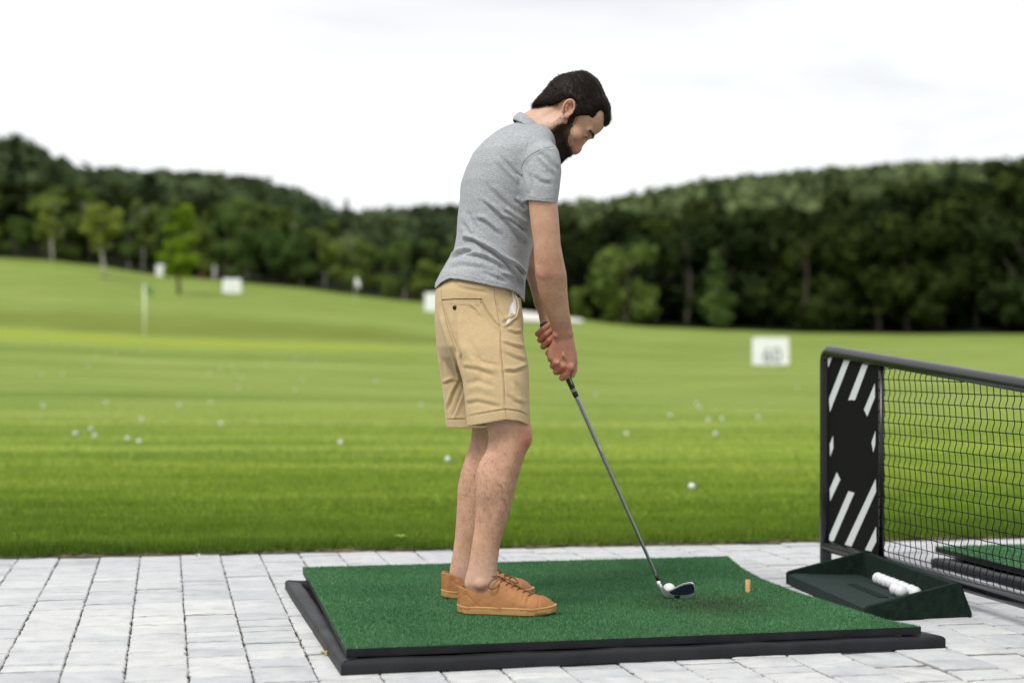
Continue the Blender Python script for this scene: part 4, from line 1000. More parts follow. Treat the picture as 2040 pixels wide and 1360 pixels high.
# ---- materials
def skin_material():
    m, nt, b, o = nodes('skin')
    at = N(nt, 'ShaderNodeAttribute', attribute_name='red'); 
    n1 = noise(nt, 30, 4); n2 = noise(nt, 160, 4, 0.7); n3 = noise(nt, 9, 3)
    c = ramp(nt, n1, [(0.3, (0.475, 0.275, 0.175)), (0.7, (0.55, 0.335, 0.225))])
    c = mixc(nt, at.outputs['Fac'], c, (0.43, 0.135, 0.095))
    at2 = N(nt, 'ShaderNodeAttribute', attribute_name='pale'); c = mixc(nt, at2.outputs['Fac'], c, (0.56, 0.39, 0.31))
    c = mixc(nt, 0.7, c, ramp(nt, n2, [(0.3, (0.86, 0.82, 0.80)), (0.6, (1.04, 1.04, 1.04))]), 'MULTIPLY')
    c = mixc(nt, 0.6, c, ramp(nt, n3, [(0.3, (0.9, 0.86, 0.84)), (0.7, (1.06, 1.05, 1.04))]), 'MULTIPLY')
    L(nt, c, b.inputs['Base Color']); b.inputs['Roughness'].default_value = 0.52; b.inputs['Specular IOR Level'].default_value = 0.38
    b.inputs['Subsurface Weight'].default_value = 0.10; b.inputs['Subsurface Radius'].default_value = (0.010, 0.004, 0.002); b.inputs['Subsurface Scale'].default_value = 0.6
    bump(nt, b, n2, 0.18, 0.0015); return m
m_skin = skin_material()
def cloth(name, c0, c1, sc=900, st=0.25, streak=None, rough=0.9):
    m, nt, b, o = nodes(name)
    n1 = noise(nt, 330, 3, 0.75, mscale=(0.4, 0.4, 1.5), rot=(0, 0.15, 0)); n2 = noise(nt, 5, 3)
    c = ramp(nt, n1, [(0.34, c0), (0.64, c1)]); 
    if streak:
        n4 = noise(nt, 420, 3, 0.8, mscale=(0.3, 0.3, 1.5), rot=(0, 0.15, 0)); c = mixc(nt, 1, c, ramp(nt, n4, [(0.33, (streak,) * 3), (0.5, (1, 1, 1)), (0.68, (2 - streak,) * 3)]), 'MULTIPLY')
    c = mixc(nt, 1, c, ramp(nt, n2, [(0.3, (0.93, 0.93, 0.93)), (0.7, (1.06, 1.06, 1.05))]), 'MULTIPLY')
    L(nt, c, b.inputs['Base Color']); b.inputs['Roughness'].default_value = rough; b.inputs['Specular IOR Level'].default_value = 0.12
    b.inputs['Sheen Weight'].default_value = 0.08; b.inputs['Sheen Roughness'].default_value = 0.5
    n3 = noise(nt, sc, 2); bump(nt, b, math_(nt, 'ADD', n3, math_(nt, 'MULTIPLY', noise(nt, 70, 3, 0.6), 0.6)), st, 0.0012); return m
m_shirt = cloth('grey_melange_jersey', (0.245, 0.257, 0.275), (0.385, 0.398, 0.418), 700, 0.3, 0.74)
m_short = cloth('khaki_twill', (0.43, 0.318, 0.175), (0.49, 0.37, 0.21), 900, 0.3, 0.93)
m_hair, nt, b, o_ = nodes('dark_hair'); n1 = noise(nt, 60, 4, 0.6, mscale=(0.5, 2, 2)); L(nt, ramp(nt, n1, [(0.3, (0.006, 0.004, 0.0035)), (0.7, (0.022, 0.014, 0.011))]), b.inputs['Base Color']); b.inputs['Roughness'].default_value = 0.5; b.inputs['Specular IOR Level'].default_value = 0.09
m_beard = simple('dark_brown_beard', (0.020, 0.012, 0.008), 0.75, spec=0.1, var=0.5, vscale=90)
m_beardm, nt, b, o_ = nodes('beard_stubble'); at = N(nt, 'ShaderNodeAttribute', attribute_name='sparse'); n1 = noise(nt, 170, 4, 0.7, mscale=(1, 1, 0.5)); n2 = noise(nt, 40, 3)
f_ = math_(nt, 'MULTIPLY', at.outputs['Fac'], ramp(nt, n1, [(0.38, (0.1, 0.1, 0.1)), (0.6, (1, 1, 1))]))
L(nt, mixc(nt, f_, ramp(nt, n2, [(0.3, (0.020, 0.012, 0.009)), (0.7, (0.052, 0.031, 0.021))]), (0.26, 0.145, 0.095)), b.inputs['Base Color']); b.inputs['Roughness'].default_value = 0.8; b.inputs['Specular IOR Level'].default_value = 0.1
bump(nt, b, n1, 0.8, 0.002)
m_leghair = simple('leg_hair', (0.07, 0.045, 0.032), 0.7)
m_leather = simple('tan_leather', (0.315, 0.138, 0.046), 0.6, var=0.16, vscale=22, bscale=260, bstr=0.15, bdist=0.001, spec=0.35)
m_sole = simple('gum_rubber_sole', (0.40, 0.215, 0.075), 0.55, var=0.14, vscale=18)
m_welt = simple('pale_gum_welt', (0.48, 0.27, 0.10), 0.5)
m_lace = simple('brown_lace', (0.13, 0.058, 0.022), 0.8)

# ---- head frame: u forward, v up, w sideways, origin at the near ear canal line
HO = np.array([(1131 - CX) * DC / F, DC, CH - (228 - HZ) * DC / F])
FU = np.array([0.6, 0, -0.8]); FV = np.array([0.8, 0, 0.6]); FW = np.array([0, 1.0, 0])
RH = np.array([FU, FV, FW])
def H(u, v, w=0.0): return HO + FU * u + FV * v + FW * w
def head(S):
    S.ball(H(-0.006, 0.040), (0.100, 0.086, 0.074), 0.0, R=RH)
    S.ball(H(0.040, 0.045), (0.063, 0.058, 0.064), 0.02, R=RH)
    S.ball(H(0.045, -0.035), (0.050, 0.068, 0.056), 0.025, R=RH)
    for q in (-1, 1):
        S.chain([H(0.002, -0.025, q * 0.060), H(0.010, -0.062, q * 0.054), H(0.055, -0.098, q * 0.034), H(0.082, -0.106, 0)], [0.012, 0.015, 0.015, 0.018], 0.022)
        S.ball(H(0.066, -0.022, q * 0.044), (0.024, 0.020, 0.020), 0.018, R=RH)
        S.cap(H(0.0965, 0.0165, q * 0.010), H(0.082, 0.019, q * 0.046), 0.0085, 0.008, 0.012)
        S.ball(H(0.100, -0.001, q * 0.034), (0.017, 0.013, 0.018), 0.010, 'cut', R=RH)
        S.ball(H(0.0815, 0.0005, q * 0.0325), 0.0128, 0.004)
        S.cap(H(0.0955, 0.0015, q * 0.0325 - 0.010), H(0.0935, 0.0018, q * 0.0325 + 0.012), 0.0022, 0.0022, 0.003)   # lowered upper lid
        S.ball(H(0.0985, -0.052, q * 0.0115), (0.010, 0.0075, 0.0070), 0.006, R=RH)
    S.ball(H(0.078, -0.060), (0.027, 0.034, 0.034), 0.02, R=RH)
    S.chain([H(0.092, 0.010), H(0.0955, -0.010), H(0.1065, -0.040), H(0.1075, -0.0475)], [0.0085, 0.0068, 0.0090, 0.0100], 0.010)
    S.cap(H(0.0975, -0.072, -0.02), H(0.0975, -0.072, 0.02), 0.0065, 0.0065, 0.008); S.cap(H(0.0945, -0.083, -0.016), H(0.0945, -0.083, 0.016), 0.0068, 0.0068, 0.006)
    S.ball(H(0.080, -0.104), (0.018, 0.017, 0.024), 0.016, R=RH)
    S.chain([H(0.035, -0.060), H(0.0, -0.085)], [0.045, 0.045], 0.03)
def ear(S, q):
    A_ = -0.52 * FU + 0.855 * FV; B2 = 0.855 * FU + 0.52 * FV
    c = H(-0.006, 0.004, q * 0.077)
    Wt_ = lambda a, b_, w=0: c + A_ * a + B2 * b_ + FW * q * w
    S.ball(Wt_(0.0, 0.0, -0.004), (0.026, 0.016, 0.005), 0.006, R=np.array([A_, B2, FW]))
    ang = np.linspace(math.radians(-150), math.radians(115), 16); rim = []
    for a in ang:   # helix from the front, over the top, down the back to the lobe
        rim.append(Wt_(0.0255 * math.cos(a + math.radians(20)) , -0.0165 * math.sin(a + math.radians(20)) * (1 if True else 1), 0.006 + 0.003 * math.cos(a)))
    S.chain(rim, [0.0036] * len(rim), 0.003)
    S.ball(Wt_(-0.024, 0.004, 0.001), (0.009, 0.008, 0.0045), 0.005, R=np.array([A_, B2, FW]))
    S.chain([Wt_(0.014, -0.006, 0.004), Wt_(0.002, -0.008, 0.005), Wt_(-0.010, -0.004, 0.004), Wt_(-0.014, 0.003, 0.003)], [0.003, 0.0032, 0.003, 0.0028], 0.003)
    S.ball(Wt_(-0.004, 0.003, 0.005), (0.009, 0.0065, 0.0060), 0.003, 'cut', R=np.array([A_, B2, FW]))
    S.ball(Wt_(-0.005, 0.012, 0.003), (0.005, 0.003, 0.004), 0.003, R=np.array([A_, B2, FW]))

def PW(px, py, D): return P(px, py, D)
HB = 0.0025
S = Vol((-0.27, 4.70, 0.06), (0.345, 5.36, 1.74), HB)
# hidden trunk, so that the figure is one continuous body
S.chain([PW(1070, 262, 5.03), PW(1020, 330, 5.03)], [0.050, 0.060], 0.0)
S.chain([PW(1018, 330, 5.03), PW(1000, 420, 5.03), PW(975, 520, 5.03), PW(955, 620, 5.03)], [0.065, 0.065, 0.065, 0.075], 0.02)
for D_q in (4.95, 5.11): S.cap(PW(1030, 330, D_q), PW(955, 610, 5.03 + (D_q - 5.03) * 0.9), 0.04, 0.06, 0.01)
S.cap(PW(1072, 322, 4.86), PW(1072, 322, 5.20), 0.026, 0.026, 0.01)
S.chain([PW(1044, 290, 5.03), PW(1062, 258, 5.03), PW(1098, 232, 5.03), PW(1118, 222, 5.03)], [0.050, 0.052, 0.050, 0.050], 0.02)     # neck
S.cap(PW(1050, 272, 4.995), PW(1120, 238, 4.975), 0.020, 0.016, 0.02); S.cap(PW(1050, 272, 5.065), PW(1120, 238, 5.085), 0.020, 0.016, 0.02)
head(S)
for q in (-1, 1): ear(S, q)
# near arm
ARM = [(308, 1070, 1094, 4.86, .018), (335, 1058, 1102, 4.845, .036), (405, 1053, 1110.5, 4.825, .046), (445, 1057, 1114, 4.83, .045), (487, 1063, 1117, 4.84, .042), (514, 1064, 1122, 4.85, .041), (548, 1066.5, 1129, 4.87, .043), (583, 1073, 1130.5, 4.905, .041), (617, 1086, 1134, 4.94, .035), (644, 1096, 1138.5, 4.965, .030), (666, 1101, 1142, 4.988, .024)]
S.ball(PW(1083, 535, 4.845), (0.022, 0.016, 0.03), 0.02); S.ball(PW(1106, 668, 4.972), 0.008, 0.016); S.ball(PW(1136, 664, 4.976), 0.008, 0.016)
# near hand: back of the hand faces the camera, fingers go round the grip
HAND = [(676, 1101, 1143.5, 4.997, .020), (691, 1095, 1146.5, 5.004, .019), (703, 1092, 1147.6, 5.010, .018), (715, 1095, 1147.2, 5.014, .017), (726, 1101, 1145, 5.018, .015), (734, 1108, 1142, 5.022, .010)]
S.loft(ARM + HAND, 0.01, 2.1)
S.ball(PW(1098, 702, 5.022), (0.012, 0.02, 0.022), 0.012)
FR = [  # little, ring, middle, index of the lower hand
    ([(1099, 712, 5.012), (1096.5, 716, 5.030), (1102, 714, 5.064), (1113, 708, 5.078)], [0.0095, 0.0088, 0.0080, 0.0070]),
    ([(1108, 722, 5.010), (1101, 729, 5.030), (1107, 728, 5.068), (1119, 720, 5.080)], [0.0105, 0.0096, 0.0086, 0.0074]),
    ([(1122, 729, 5.010), (1108, 740.5, 5.030), (1113, 741, 5.070), (1125, 732, 5.081)], [0.0112, 0.0102, 0.0090, 0.0078]),
    ([(1136, 731, 5.013), (1126, 745, 5.022), (1120, 752.5, 5.034), (1125, 752, 5.066), (1137, 745, 5.074)], [0.0110, 0.0105, 0.0100, 0.0088, 0.0075])]
for pts, rs in FR:
    S.chain([PW(*p) for p in pts], rs, 0.0015, 0.006)
    S.ball(PW(*pts[0]) + np.array([0, -0.003, 0.002]), rs[0] * 0.86, 0.008)
S.chain([PW(1141, 700, 5.025), PW(1144.5, 720, 5.036), PW(1144.5, 736, 5.044), PW(1140.5, 748, 5.046)], [0.0125, 0.0098, 0.0092, 0.0078], 0.004)      # thumb
for x0_, y0_, x1_, y1_ in ((1120, 680, 1124, 716), (1122, 704, 1112, 724), (1123, 708, 1134, 724)): S.cap(PW(x0_, y0_, 4.9862), PW(x1_, y1_, 4.9945), 0.0012, 0.0012, 0.008)   # veins
# far arm and the upper hand
S.chain([PW(1066, 325, 5.20), PW(1078, 400, 5.235), PW(1069, 500, 5.235), PW(1071, 540, 5.20), PW(1083, 600, 5.14), PW(1092, 634, 5.105)], [0.05, 0.048, 0.038, 0.040, 0.030, 0.0245], 0.01)
S.chain([PW(1092, 634, 5.105), PW(1093, 652, 5.088), PW(1100, 680, 5.082)], [0.0245, 0.024, 0.020], 0.014)
S.ball(PW(1093, 664, 5.086), (0.026, 0.016, 0.030), 0.012)
FL = [
    ([(1086, 658, 5.090), (1073, 663, 5.066), (1071.5, 665, 5.046), (1083, 654.5, 5.026), (1094, 646, 5.026)], [0.0100, 0.0092, 0.0090, 0.0086, 0.0076]),
    ([(1090, 670, 5.090), (1078, 675, 5.066), (1076, 677, 5.046), (1088, 666, 5.024), (1100, 656, 5.025)], [0.0105, 0.0098, 0.0096, 0.0092, 0.0082]),
    ([(1096, 684, 5.090), (1084, 688, 5.066), (1082.5, 690, 5.046), (1094, 678, 5.022), (1106, 667, 5.024)], [0.0108, 0.0102, 0.0100, 0.0095, 0.0084]),
    ([(1104, 700, 5.088), (1093, 702, 5.066), (1092, 703, 5.046), (1101, 694, 5.030), (1112, 684, 5.030)], [0.0105, 0.0100, 0.0095, 0.0090, 0.0080])]
for pts, rs in FL: S.chain([PW(*p) for p in pts], rs, 0.0015, 0.005)
S.chain([PW(1100, 662, 5.080), PW(1112, 684, 5.066), PW(1118, 702, 5.056)], [0.0125, 0.0105, 0.009], 0.006)
# thighs (inside the shorts) and lower legs
S.chain([PW(948, 630, 4.955), PW(1008, 800, 4.885), PW(1017, 850, 4.875)], [0.075, 0.064, 0.058], 0.03)
S.chain([PW(948, 630, 5.105), PW(975, 800, 5.185), PW(982, 855, 5.195)], [0.075, 0.062, 0.056], 0.03)
LEGN = [(825, 966, 1053, 4.875, .062), (852, 970, 1058, 4.875, .058), (872, 974, 1059, 4.872, .056), (894, 969.5, 1051, 4.872, .055), (927, 960, 1038.5, 4.872, .056), (959, 951.5, 1030, 4.872, .056), (992, 947.5, 1023, 4.872, .053), (1021, 947.5, 1014, 4.872, .048), (1053, 945, 1005, 4.872, .042), (1085, 940, 996, 4.872, .037), (1118, 935, 991.5, 4.872, .034), (1147, 928, 990, 4.872, .034), (1162, 925, 994, 4.872, .033), (1176, 928, 998, 4.876, .027), (1192, 932, 1000, 4.88, .022)]
S.loft(LEGN, 0.01, 2.15)
S.ball(PW(1040, 872, 4.868), (0.024, 0.030, 0.030), 0.02); S.ball(PW(957, 1163, 4.842), (0.013, 0.008, 0.013), 0.014); S.ball(PW(972, 957, 4.85), (0.034, 0.034, 0.07), 0.03)
LEGF = [(825, 935, 1015, 5.19, .060), (856, 941, 1021, 5.195, .056), (885, 937, 1017, 5.195, .053), (911, 927, 1006, 5.195, .053), (940, 918, 994, 5.195, .054), (969, 912, 985, 5.195, .053), (1001, 910.5, 978, 5.195, .050), (1034, 909, 971, 5.195, .045), (1072, 906, 960, 5.195, .038), (1105, 901.5, 953, 5.195, .033), (1134, 896, 951, 5.195, .033), (1145, 895, 953, 5.195, .030), (1160, 900, 965, 5.195, .024)]
S.loft(LEGF, 0.01, 2.15)
V, Fq = S.mesh('body'); V = relax(V, Fq, 2, 0.4); BV = bvh_of(V, Fq)
px, py = proj(V); red = np.zeros(len(V)); pale = np.zeros(len(V))
def blob(x, y, rx, ry, amt, ymax=9, ymin=0): return amt * np.exp(-((px - x) / rx) ** 2 - ((py - y) / ry) ** 2) * (V[:, 1] < ymax) * (V[:, 1] > ymin)
for a in [(1048, 878, 16, 30, .75, 4.93), (1088, 545, 16, 22, .30, 4.93), (1122, 735, 30, 14, .55), (1110, 750, 22, 16, .6), (1122, 700, 30, 22, .35), (1082, 672, 22, 26, .6, 5.06), (1106, 668, 8, 6, .25), (1138, 664, 7, 6, .25), (957, 1170, 12, 6, .8, 4.86),
          (1149, 299, 9, 12, .65), (1152, 278, 14, 14, .30, 5.03), (1135, 210, 12, 8, .6, 5.0), (1122, 222, 5, 14, .55, 5.0), (1126, 236, 6, 6, .35, 5.0), (950, 1150, 26, 24, .30), (904, 1140, 14, 20, .35), (1102, 540, 30, 20, .1, 4.93)]: red += blob(*a)
red += np.where((py > 850), 0.02, 0) + np.where((py > 640) & (py < 765), 0.15, 0)
uh, vh, wh = (VBody_ := V - HO) @ FU, (V - HO) @ FV, (V - HO) @ FW
lid = np.exp(-((uh - 0.092) / 0.011) ** 2 - ((vh - 0.001) / 0.006) ** 2 - ((np.abs(wh) - 0.034) / 0.014) ** 2)
red += 0.5 * lid  # eye-socket shading painted into the skin redness
pale += 0.55 * ss(1085, 1150, py) * (py < 1215) * (py > 800) + blob(1090, 240, 34, 34, .8, 5.2) + blob(1035, 290, 30, 30, .5) + blob(1080, 420, 14, 40, .10, 4.93) + blob(1165, 262, 30, 24, .15)
body = part('body', V, Fq, m_skin)
for nm, ar in (('red', red), ('pale', pale)): body.data.attributes.new(nm, 'FLOAT', 'POINT').data.foreach_set('value', np.clip(ar, 0, 1).astype(np.float32))
VBody, FBody = V, Fq; NBody = vnormals(V, Fq)
print('body', len(V)); del S

# ---- polo shirt
S = Vol((-0.27, 4.72, 0.98), (0.19, 5.34, 1.62), 0.0028)
TOR = [(246, 1026, 1086, 5.03, .050), (252, 1010, 1095, 5.03, .072), (262, 990, 1103, 5.03, .102), (272, 978, 1107, 5.03, .130), (284, 963, 1109, 5.03, .156), (307, 942.5, 1110, 5.03, .182), (334, 929.5, 1110, 5.03, .192), (365, 919.5, 1105, 5.03, .190), (388, 917, 1098, 5.03, .186), (411, 915, 1092, 5.03, .180), (437, 912, 1086, 5.03, .174), (468, 910, 1070, 5.03, .169), (499, 905, 1060, 5.03, .166), (518, 893.5, 1054, 5.03, .170), (541, 879, 1051, 5.03, .180), (564, 867, 1047, 5.03, .187), (604, 864, 1045, 5.03, .190)]
S.loft(TOR, 0.0, 2.35)
S.ball(PW(1052, 300, 4.90), (0.075, 0.06, 0.045), 0.03); S.ball(PW(1052, 300, 5.16), (0.075, 0.06, 0.045), 0.03)
SLV = [(286, 1072, 1100, 4.865, .030), (292, 1062, 1108, 4.860, .046), (302, 1053, 1113, 4.855, .056), (320, 1045, 1117, 4.848, .064), (345, 1041, 1118.5, 4.842, .066), (375, 1042.5, 1115.5, 4.835, .063), (412, 1045, 1111, 4.828, .060)]
S.loft(SLV, 0.022, 2.1)
SLV2 = [(y, CX + (xb - CX) * D / (10.06 - D), CX + (xf - CX) * D / (10.06 - D), 10.06 - D, w_) for y, xb, xf, D, w_ in SLV]
SLV2 = [(HZ + (y - HZ) * r[3] ** 0 , r[1], r[2], r[3], r[4]) for (y, *_), r in zip(SLV, SLV2)]
S.loft(SLV2, 0.022, 2.1)
# neck opening, hem, sleeve mouths
S.cap(PW(1050, 268, 5.03), PW(1128, 205, 5.03), 0.060, 0.075, 0.004, 'cut')
def hem_row(px, near): 
    a = np.interp(px, [868, 880, 896, 915, 936, 986, 1010, 1024, 1034, 1040, 1046], [571, 561, 554, 556, 560, 571, 575, 579, 586, 594, 600]); return a
def hemcut(X, Y, Z):
    Dn = 4.86; pxx = CX + X / (Dn + 0.0) * F + 0 * Y; row = np.interp(CX + (X * F / 4.93).ravel(), [868, 880, 896, 915, 936, 986, 1010, 1024, 1034, 1040, 1046], [572, 562, 555, 557, 561, 572, 576, 580, 587, 595, 600])
    z = (CH - (row - HZ) * 4.88 / F)[:, None, None]; return (z - Z) * 0.9 + 0 * Y
S.add(lambda X, Y, Z: -hemcut(X, Y, Z), (-0.3, 4.6, 0.9), (0.2, 5.4, 1.2), 0.0, mode='and') if False else None
r = S.sub((-0.3, 4.6, 0.95), (0.21, 5.4, 1.15)); sl, X, Y, Z = r; S.a[sl] = np.maximum(S.a[sl], hemcut(X, Y, Z).astype(np.float32))
S.loft(TOR[8:], 0.0, 2.35, 'cut', shrink=0.006, z0=0.90, z1=1.10)
def slv_cut(X, Y, Z):       # flat sleeve mouth, sloping 8 px from back to front
    row = 402 + (CX + X * F / 4.83 - 1047) * 0.125; return (CH - (row - HZ) * 4.83 / F) - Z
for (y0, y1) in ((4.70, 4.905), (5.165, 5.36)):
    sl, X, Y, Z = S.sub((0.030, y0, 1.20), (0.2, y1, 1.36)); m_ = (X > 0.030) & (Z < 1.31); near = (X > 0.036)
    c_ = slv_cut(X, Y, Z) + 0 * Y
    # only the sleeve tube hangs below this row, outside the trunk surface
    tx = np.maximum(np.abs(Y - 5.03) - 0.186, -0.2); S.a[sl] = np.where((tx > -0.02) & m_, np.maximum(S.a[sl], np.minimum(c_, 0.01 + 0 * c_)), S.a[sl]).astype(np.float32)
S.loft([(360, 1049, 1111, 4.838, .056), (418, 1049.5, 1107, 4.828, .0535)], 0.0, 2.1, 'cut', z1=CH - (366 - HZ) * 4.83 / F)
V, Fq = S.mesh('shirt'); V = relax(V, Fq, 3, 0.5); Nn = vnormals(V, Fq)
FOLD = [([(959, 401), (982, 419), (1003, 438), (1022, 459), (1037, 476), (1047, 491)], 3.6, .0050, -1),
        ([(948, 438), (963, 441), (979, 454), (997, 470)], 3.6, .0040, -1),
        ([(927, 482), (932, 477), (941, 479), (962, 491), (982, 503), (1000, 518), (1018, 535), (1028, 553), (1038, 569), (1041, 585)], 3.2, .0085, -1),
        ([(898, 516), (912, 507), (929, 501), (944, 502)], 2.8, .0062, -1),
        ([(926, 509), (948, 509), (970, 516), (994, 528), (1010, 540)], 2.8, .0050, -1),
        ([(1003, 516), (1026, 532), (1040, 546), (1048, 549)], 3.0, .0062, -1),
        ([(996, 546), (1022, 556), (1034, 574)], 2.6, .0040, -1), ([(960, 496), (972, 506), (976, 512)], 2.2, .0034, 1),
        ([(1003, 418), (1016, 429), (1035, 443), (1053, 454)], 3.4, .0046, -1), ([(997, 432), (1018, 440), (1040, 455), (1050, 462)], 3.0, .0052, -1),
        ([(996, 309), (1008, 324), (1022, 340), (1036, 352), (1041, 366)], 3.8, .0042, 1),
        ([(1025, 398), (1038, 408), (1052, 420)], 3.0, .0036, -1), ([(925, 445), (935, 465), (955, 480)], 3.5, .0028, 1), ([(930, 420), (940, 440), (952, 462)], 5, .0022, 1),
        ([(972, 372), (990, 392), (1010, 410), (1040, 430)], 5, .0024, -1), ([(955, 540), (985, 552), (1010, 562)], 3.5, .0024, -1), ([(890, 535), (920, 528), (960, 534), (990, 545)], 4, .0022, -1),
        ([(1066, 312), (1080, 330), (1098, 350)], 4.5, .0030, -1), ([(1072, 305), (1092, 318), (1108, 340)], 4.0, .0034, -1), ([(1060, 350), (1075, 362), (1100, 368)], 4.0, .0022, -1), ([(1052, 345), (1058, 365), (1060, 385)], 3.2, .0026, 1),
        ([(1106, 292.5), (1090, 295), (1074, 300), (1060, 307), (1050, 315), (1042, 326), (1038, 338), (1039, 352)], 1.7, .0026, -1)]
V = creases(V, Nn, FOLD, -1, 1.9); V = V + Nn * ((0.0013 * vnoise(V, (4, 4, 9), 3) + 0.0016 * vnoise(V, (2.2, 2.2, 5), 4)) * ss(1.55, 1.35, V[:, 2]))[:, None]
V = relax(V, Fq, 1, 0.3)
shirt = part('polo_shirt', V, Fq, m_shirt); VS, FS = V, Fq; BS = bvh_of(V, Fq); print('shirt', len(V)); del S
m_seam = simple('grey_seam_thread', (0.13, 0.135, 0.145), 0.9)
m_shirt2 = m_shirt
mb = MB(); draped_tube(mb, BS, [(1106, 293.0), (1090, 295.5), (1074, 300.5), (1060, 307.5), (1050, 315.5), (1042, 326.5), (1038, 338.5), (1039, 352)], 0.0007, 0.0001)
draped_tube(mb, BS, [(1046, 390), (1062, 394.5), (1085, 397), (1112, 395)], 0.0006, 0.0001)
draped_tube(mb, BS, [(996, 526), (992, 548), (988, 571)], 0.0006, 0.0001)
draped_tube(mb, BS, [(871, 560), (884, 551), (898, 546), (936, 552), (986, 563), (1012, 568), (1026, 574)], 0.0005, 0.0)
obj('seam', mb.me('seam', True, man), m_seam, shirt)
# folded collar: a band from the neckline down over the shoulders
def ring(px_b, py_b, px_f, py_f, hw, n=40):
    a = PW(px_b, py_b, DC); b_ = PW(px_f, py_f, DC); c = (a + b_) / 2; e = (b_ - a) / 2; t = np.linspace(0, 2 * math.pi, n, endpoint=False)
    return [c - e * math.cos(q) + np.array([0, -1, 0]) * hw * math.sin(q) + np.array([0, 0, 0.0]) for q in t]
inn_b = ring(1040, 231, 1100, 284, 0.052); inn = ring(1037.5, 224, 1101, 279, 0.058); top = ring(1035, 222.5, 1102.5, 278.5, 0.062); out_ = ring(1020.5, 239, 1098, 290, 0.092)
out_l = ring(1022.5, 241.0, 1096, 291, 0.0885); 
mid = [(a * 0.45 + b_ * 0.55) + np.array([-0.003, 0, 0.004]) for a, b_ in zip(top, out_)]
rings = [inn_b, inn, top, mid, out_, out_l]; V = np.array([p for r_ in rings for p in r_]); n = len(inn); Fc = []
for q in range(len(rings) - 1):
    for k in range(n): Fc.append([q * n + k, (q + 1) * n + k, (q + 1) * n + (k + 1) % n, q * n + (k + 1) % n])
me = mesh_np('collar', V - np.array(man.location), np.array(Fc), True); cl = obj('collar', me, m_shirt, shirt)
md = cl.modifiers.new('sub', 'SUBSURF'); md.levels = 2; md.render_levels = 2

# ---- shorts
S = Vol((-0.275, 4.74, 0.58), (0.11, 5.34, 1.10), 0.0028)
S.loft([(549, 886, 1034, 5.03, .160), (562, 876, 1036, 5.03, .170), (578, 868, 1037, 5.03, .178), (600, 867.5, 1038, 5.03, .180), (640, 868, 1042, 5.03, .180), (662, 870, 1042, 5.03, .176), (690, 873, 1044, 5.03, .166), (712, 880, 1040, 5.03, .13), (735, 896, 1030, 5.03, .07), (757, 915, 1005, 5.03, .02)], 0.0, 2.3)
SN = [(596, 900, 1034, 4.95, .070), (640, 893, 1042, 4.93, .088), (662, 898, 1041.5, 4.915, .092), (690, 903.5, 1046, 4.90, .096), (728, 913, 1053, 4.89, .099), (758, 922, 1054, 4.884, .101), (798, 926.5, 1054.5, 4.88, .102), (848, 930.5, 1056.5, 4.876, .103), (870, 931, 1057, 4.876, .103)]
SF = [(596, 872, 1000, 5.11, .070), (640, 866, 1010, 5.12, .09), (690, 869, 1006, 5.145, .094), (728, 875, 1006, 5.16, .097), (760, 879.5, 1007, 5.17, .099), (800, 885, 1008, 5.175, .100), (852, 889.5, 1010, 5.18, .101), (875, 890, 1010, 5.18, .101)]
S.loft(SN, 0.025, 2.3); S.loft(SF, 0.025, 2.3)
S.loft([(760, 924, 1052, 4.884, .101), (848, 930.5, 1056.5, 4.876, .103), (880, 931, 1057, 4.876, .103)], 0.0, 2.3, 'cut', shrink=0.0062); S.loft([(775, 884, 1004, 5.172, .099), (852, 889.5, 1010, 5.18, .101), (885, 890, 1010, 5.18, .101)], 0.0, 2.3, 'cut', shrink=0.0062)
def hem2(X, Y, Z):
    fx = CX + X * F / 4.80; near = np.interp(fx.ravel(), [925, 931, 967, 1009, 1036, 1056, 1062], [851, 850, 843.5, 836, 840, 849, 851])[:, None, None]
    zN = CH - (near - HZ) * 4.78 / F; f = np.clip((Y - 4.80) / 0.16, 0, 1); zfar = CH - (846 - HZ) * 4.96 / F; zn = zN * (1 - f) + (zfar - 0.004) * f
    zF = CH - (852 - HZ) * 5.12 / F + 0 * X; return np.where(Y < 5.03, zn, zF) - Z
sl, X, Y, Z = S.sub((-0.3, 4.7, 0.57), (0.2, 5.4, 0.72)); S.a[sl] = np.maximum(S.a[sl], hem2(X, Y, Z)).astype(np.float32)
V, Fq = S.mesh('shorts'); V = relax(V, Fq, 3, 0.5); Nn = vnormals(V, Fq)
def C2(x, y): return (840 + x / 3.778, 520 + y / 3.778)
def CL(*p): return [C2(*q) for q in p]
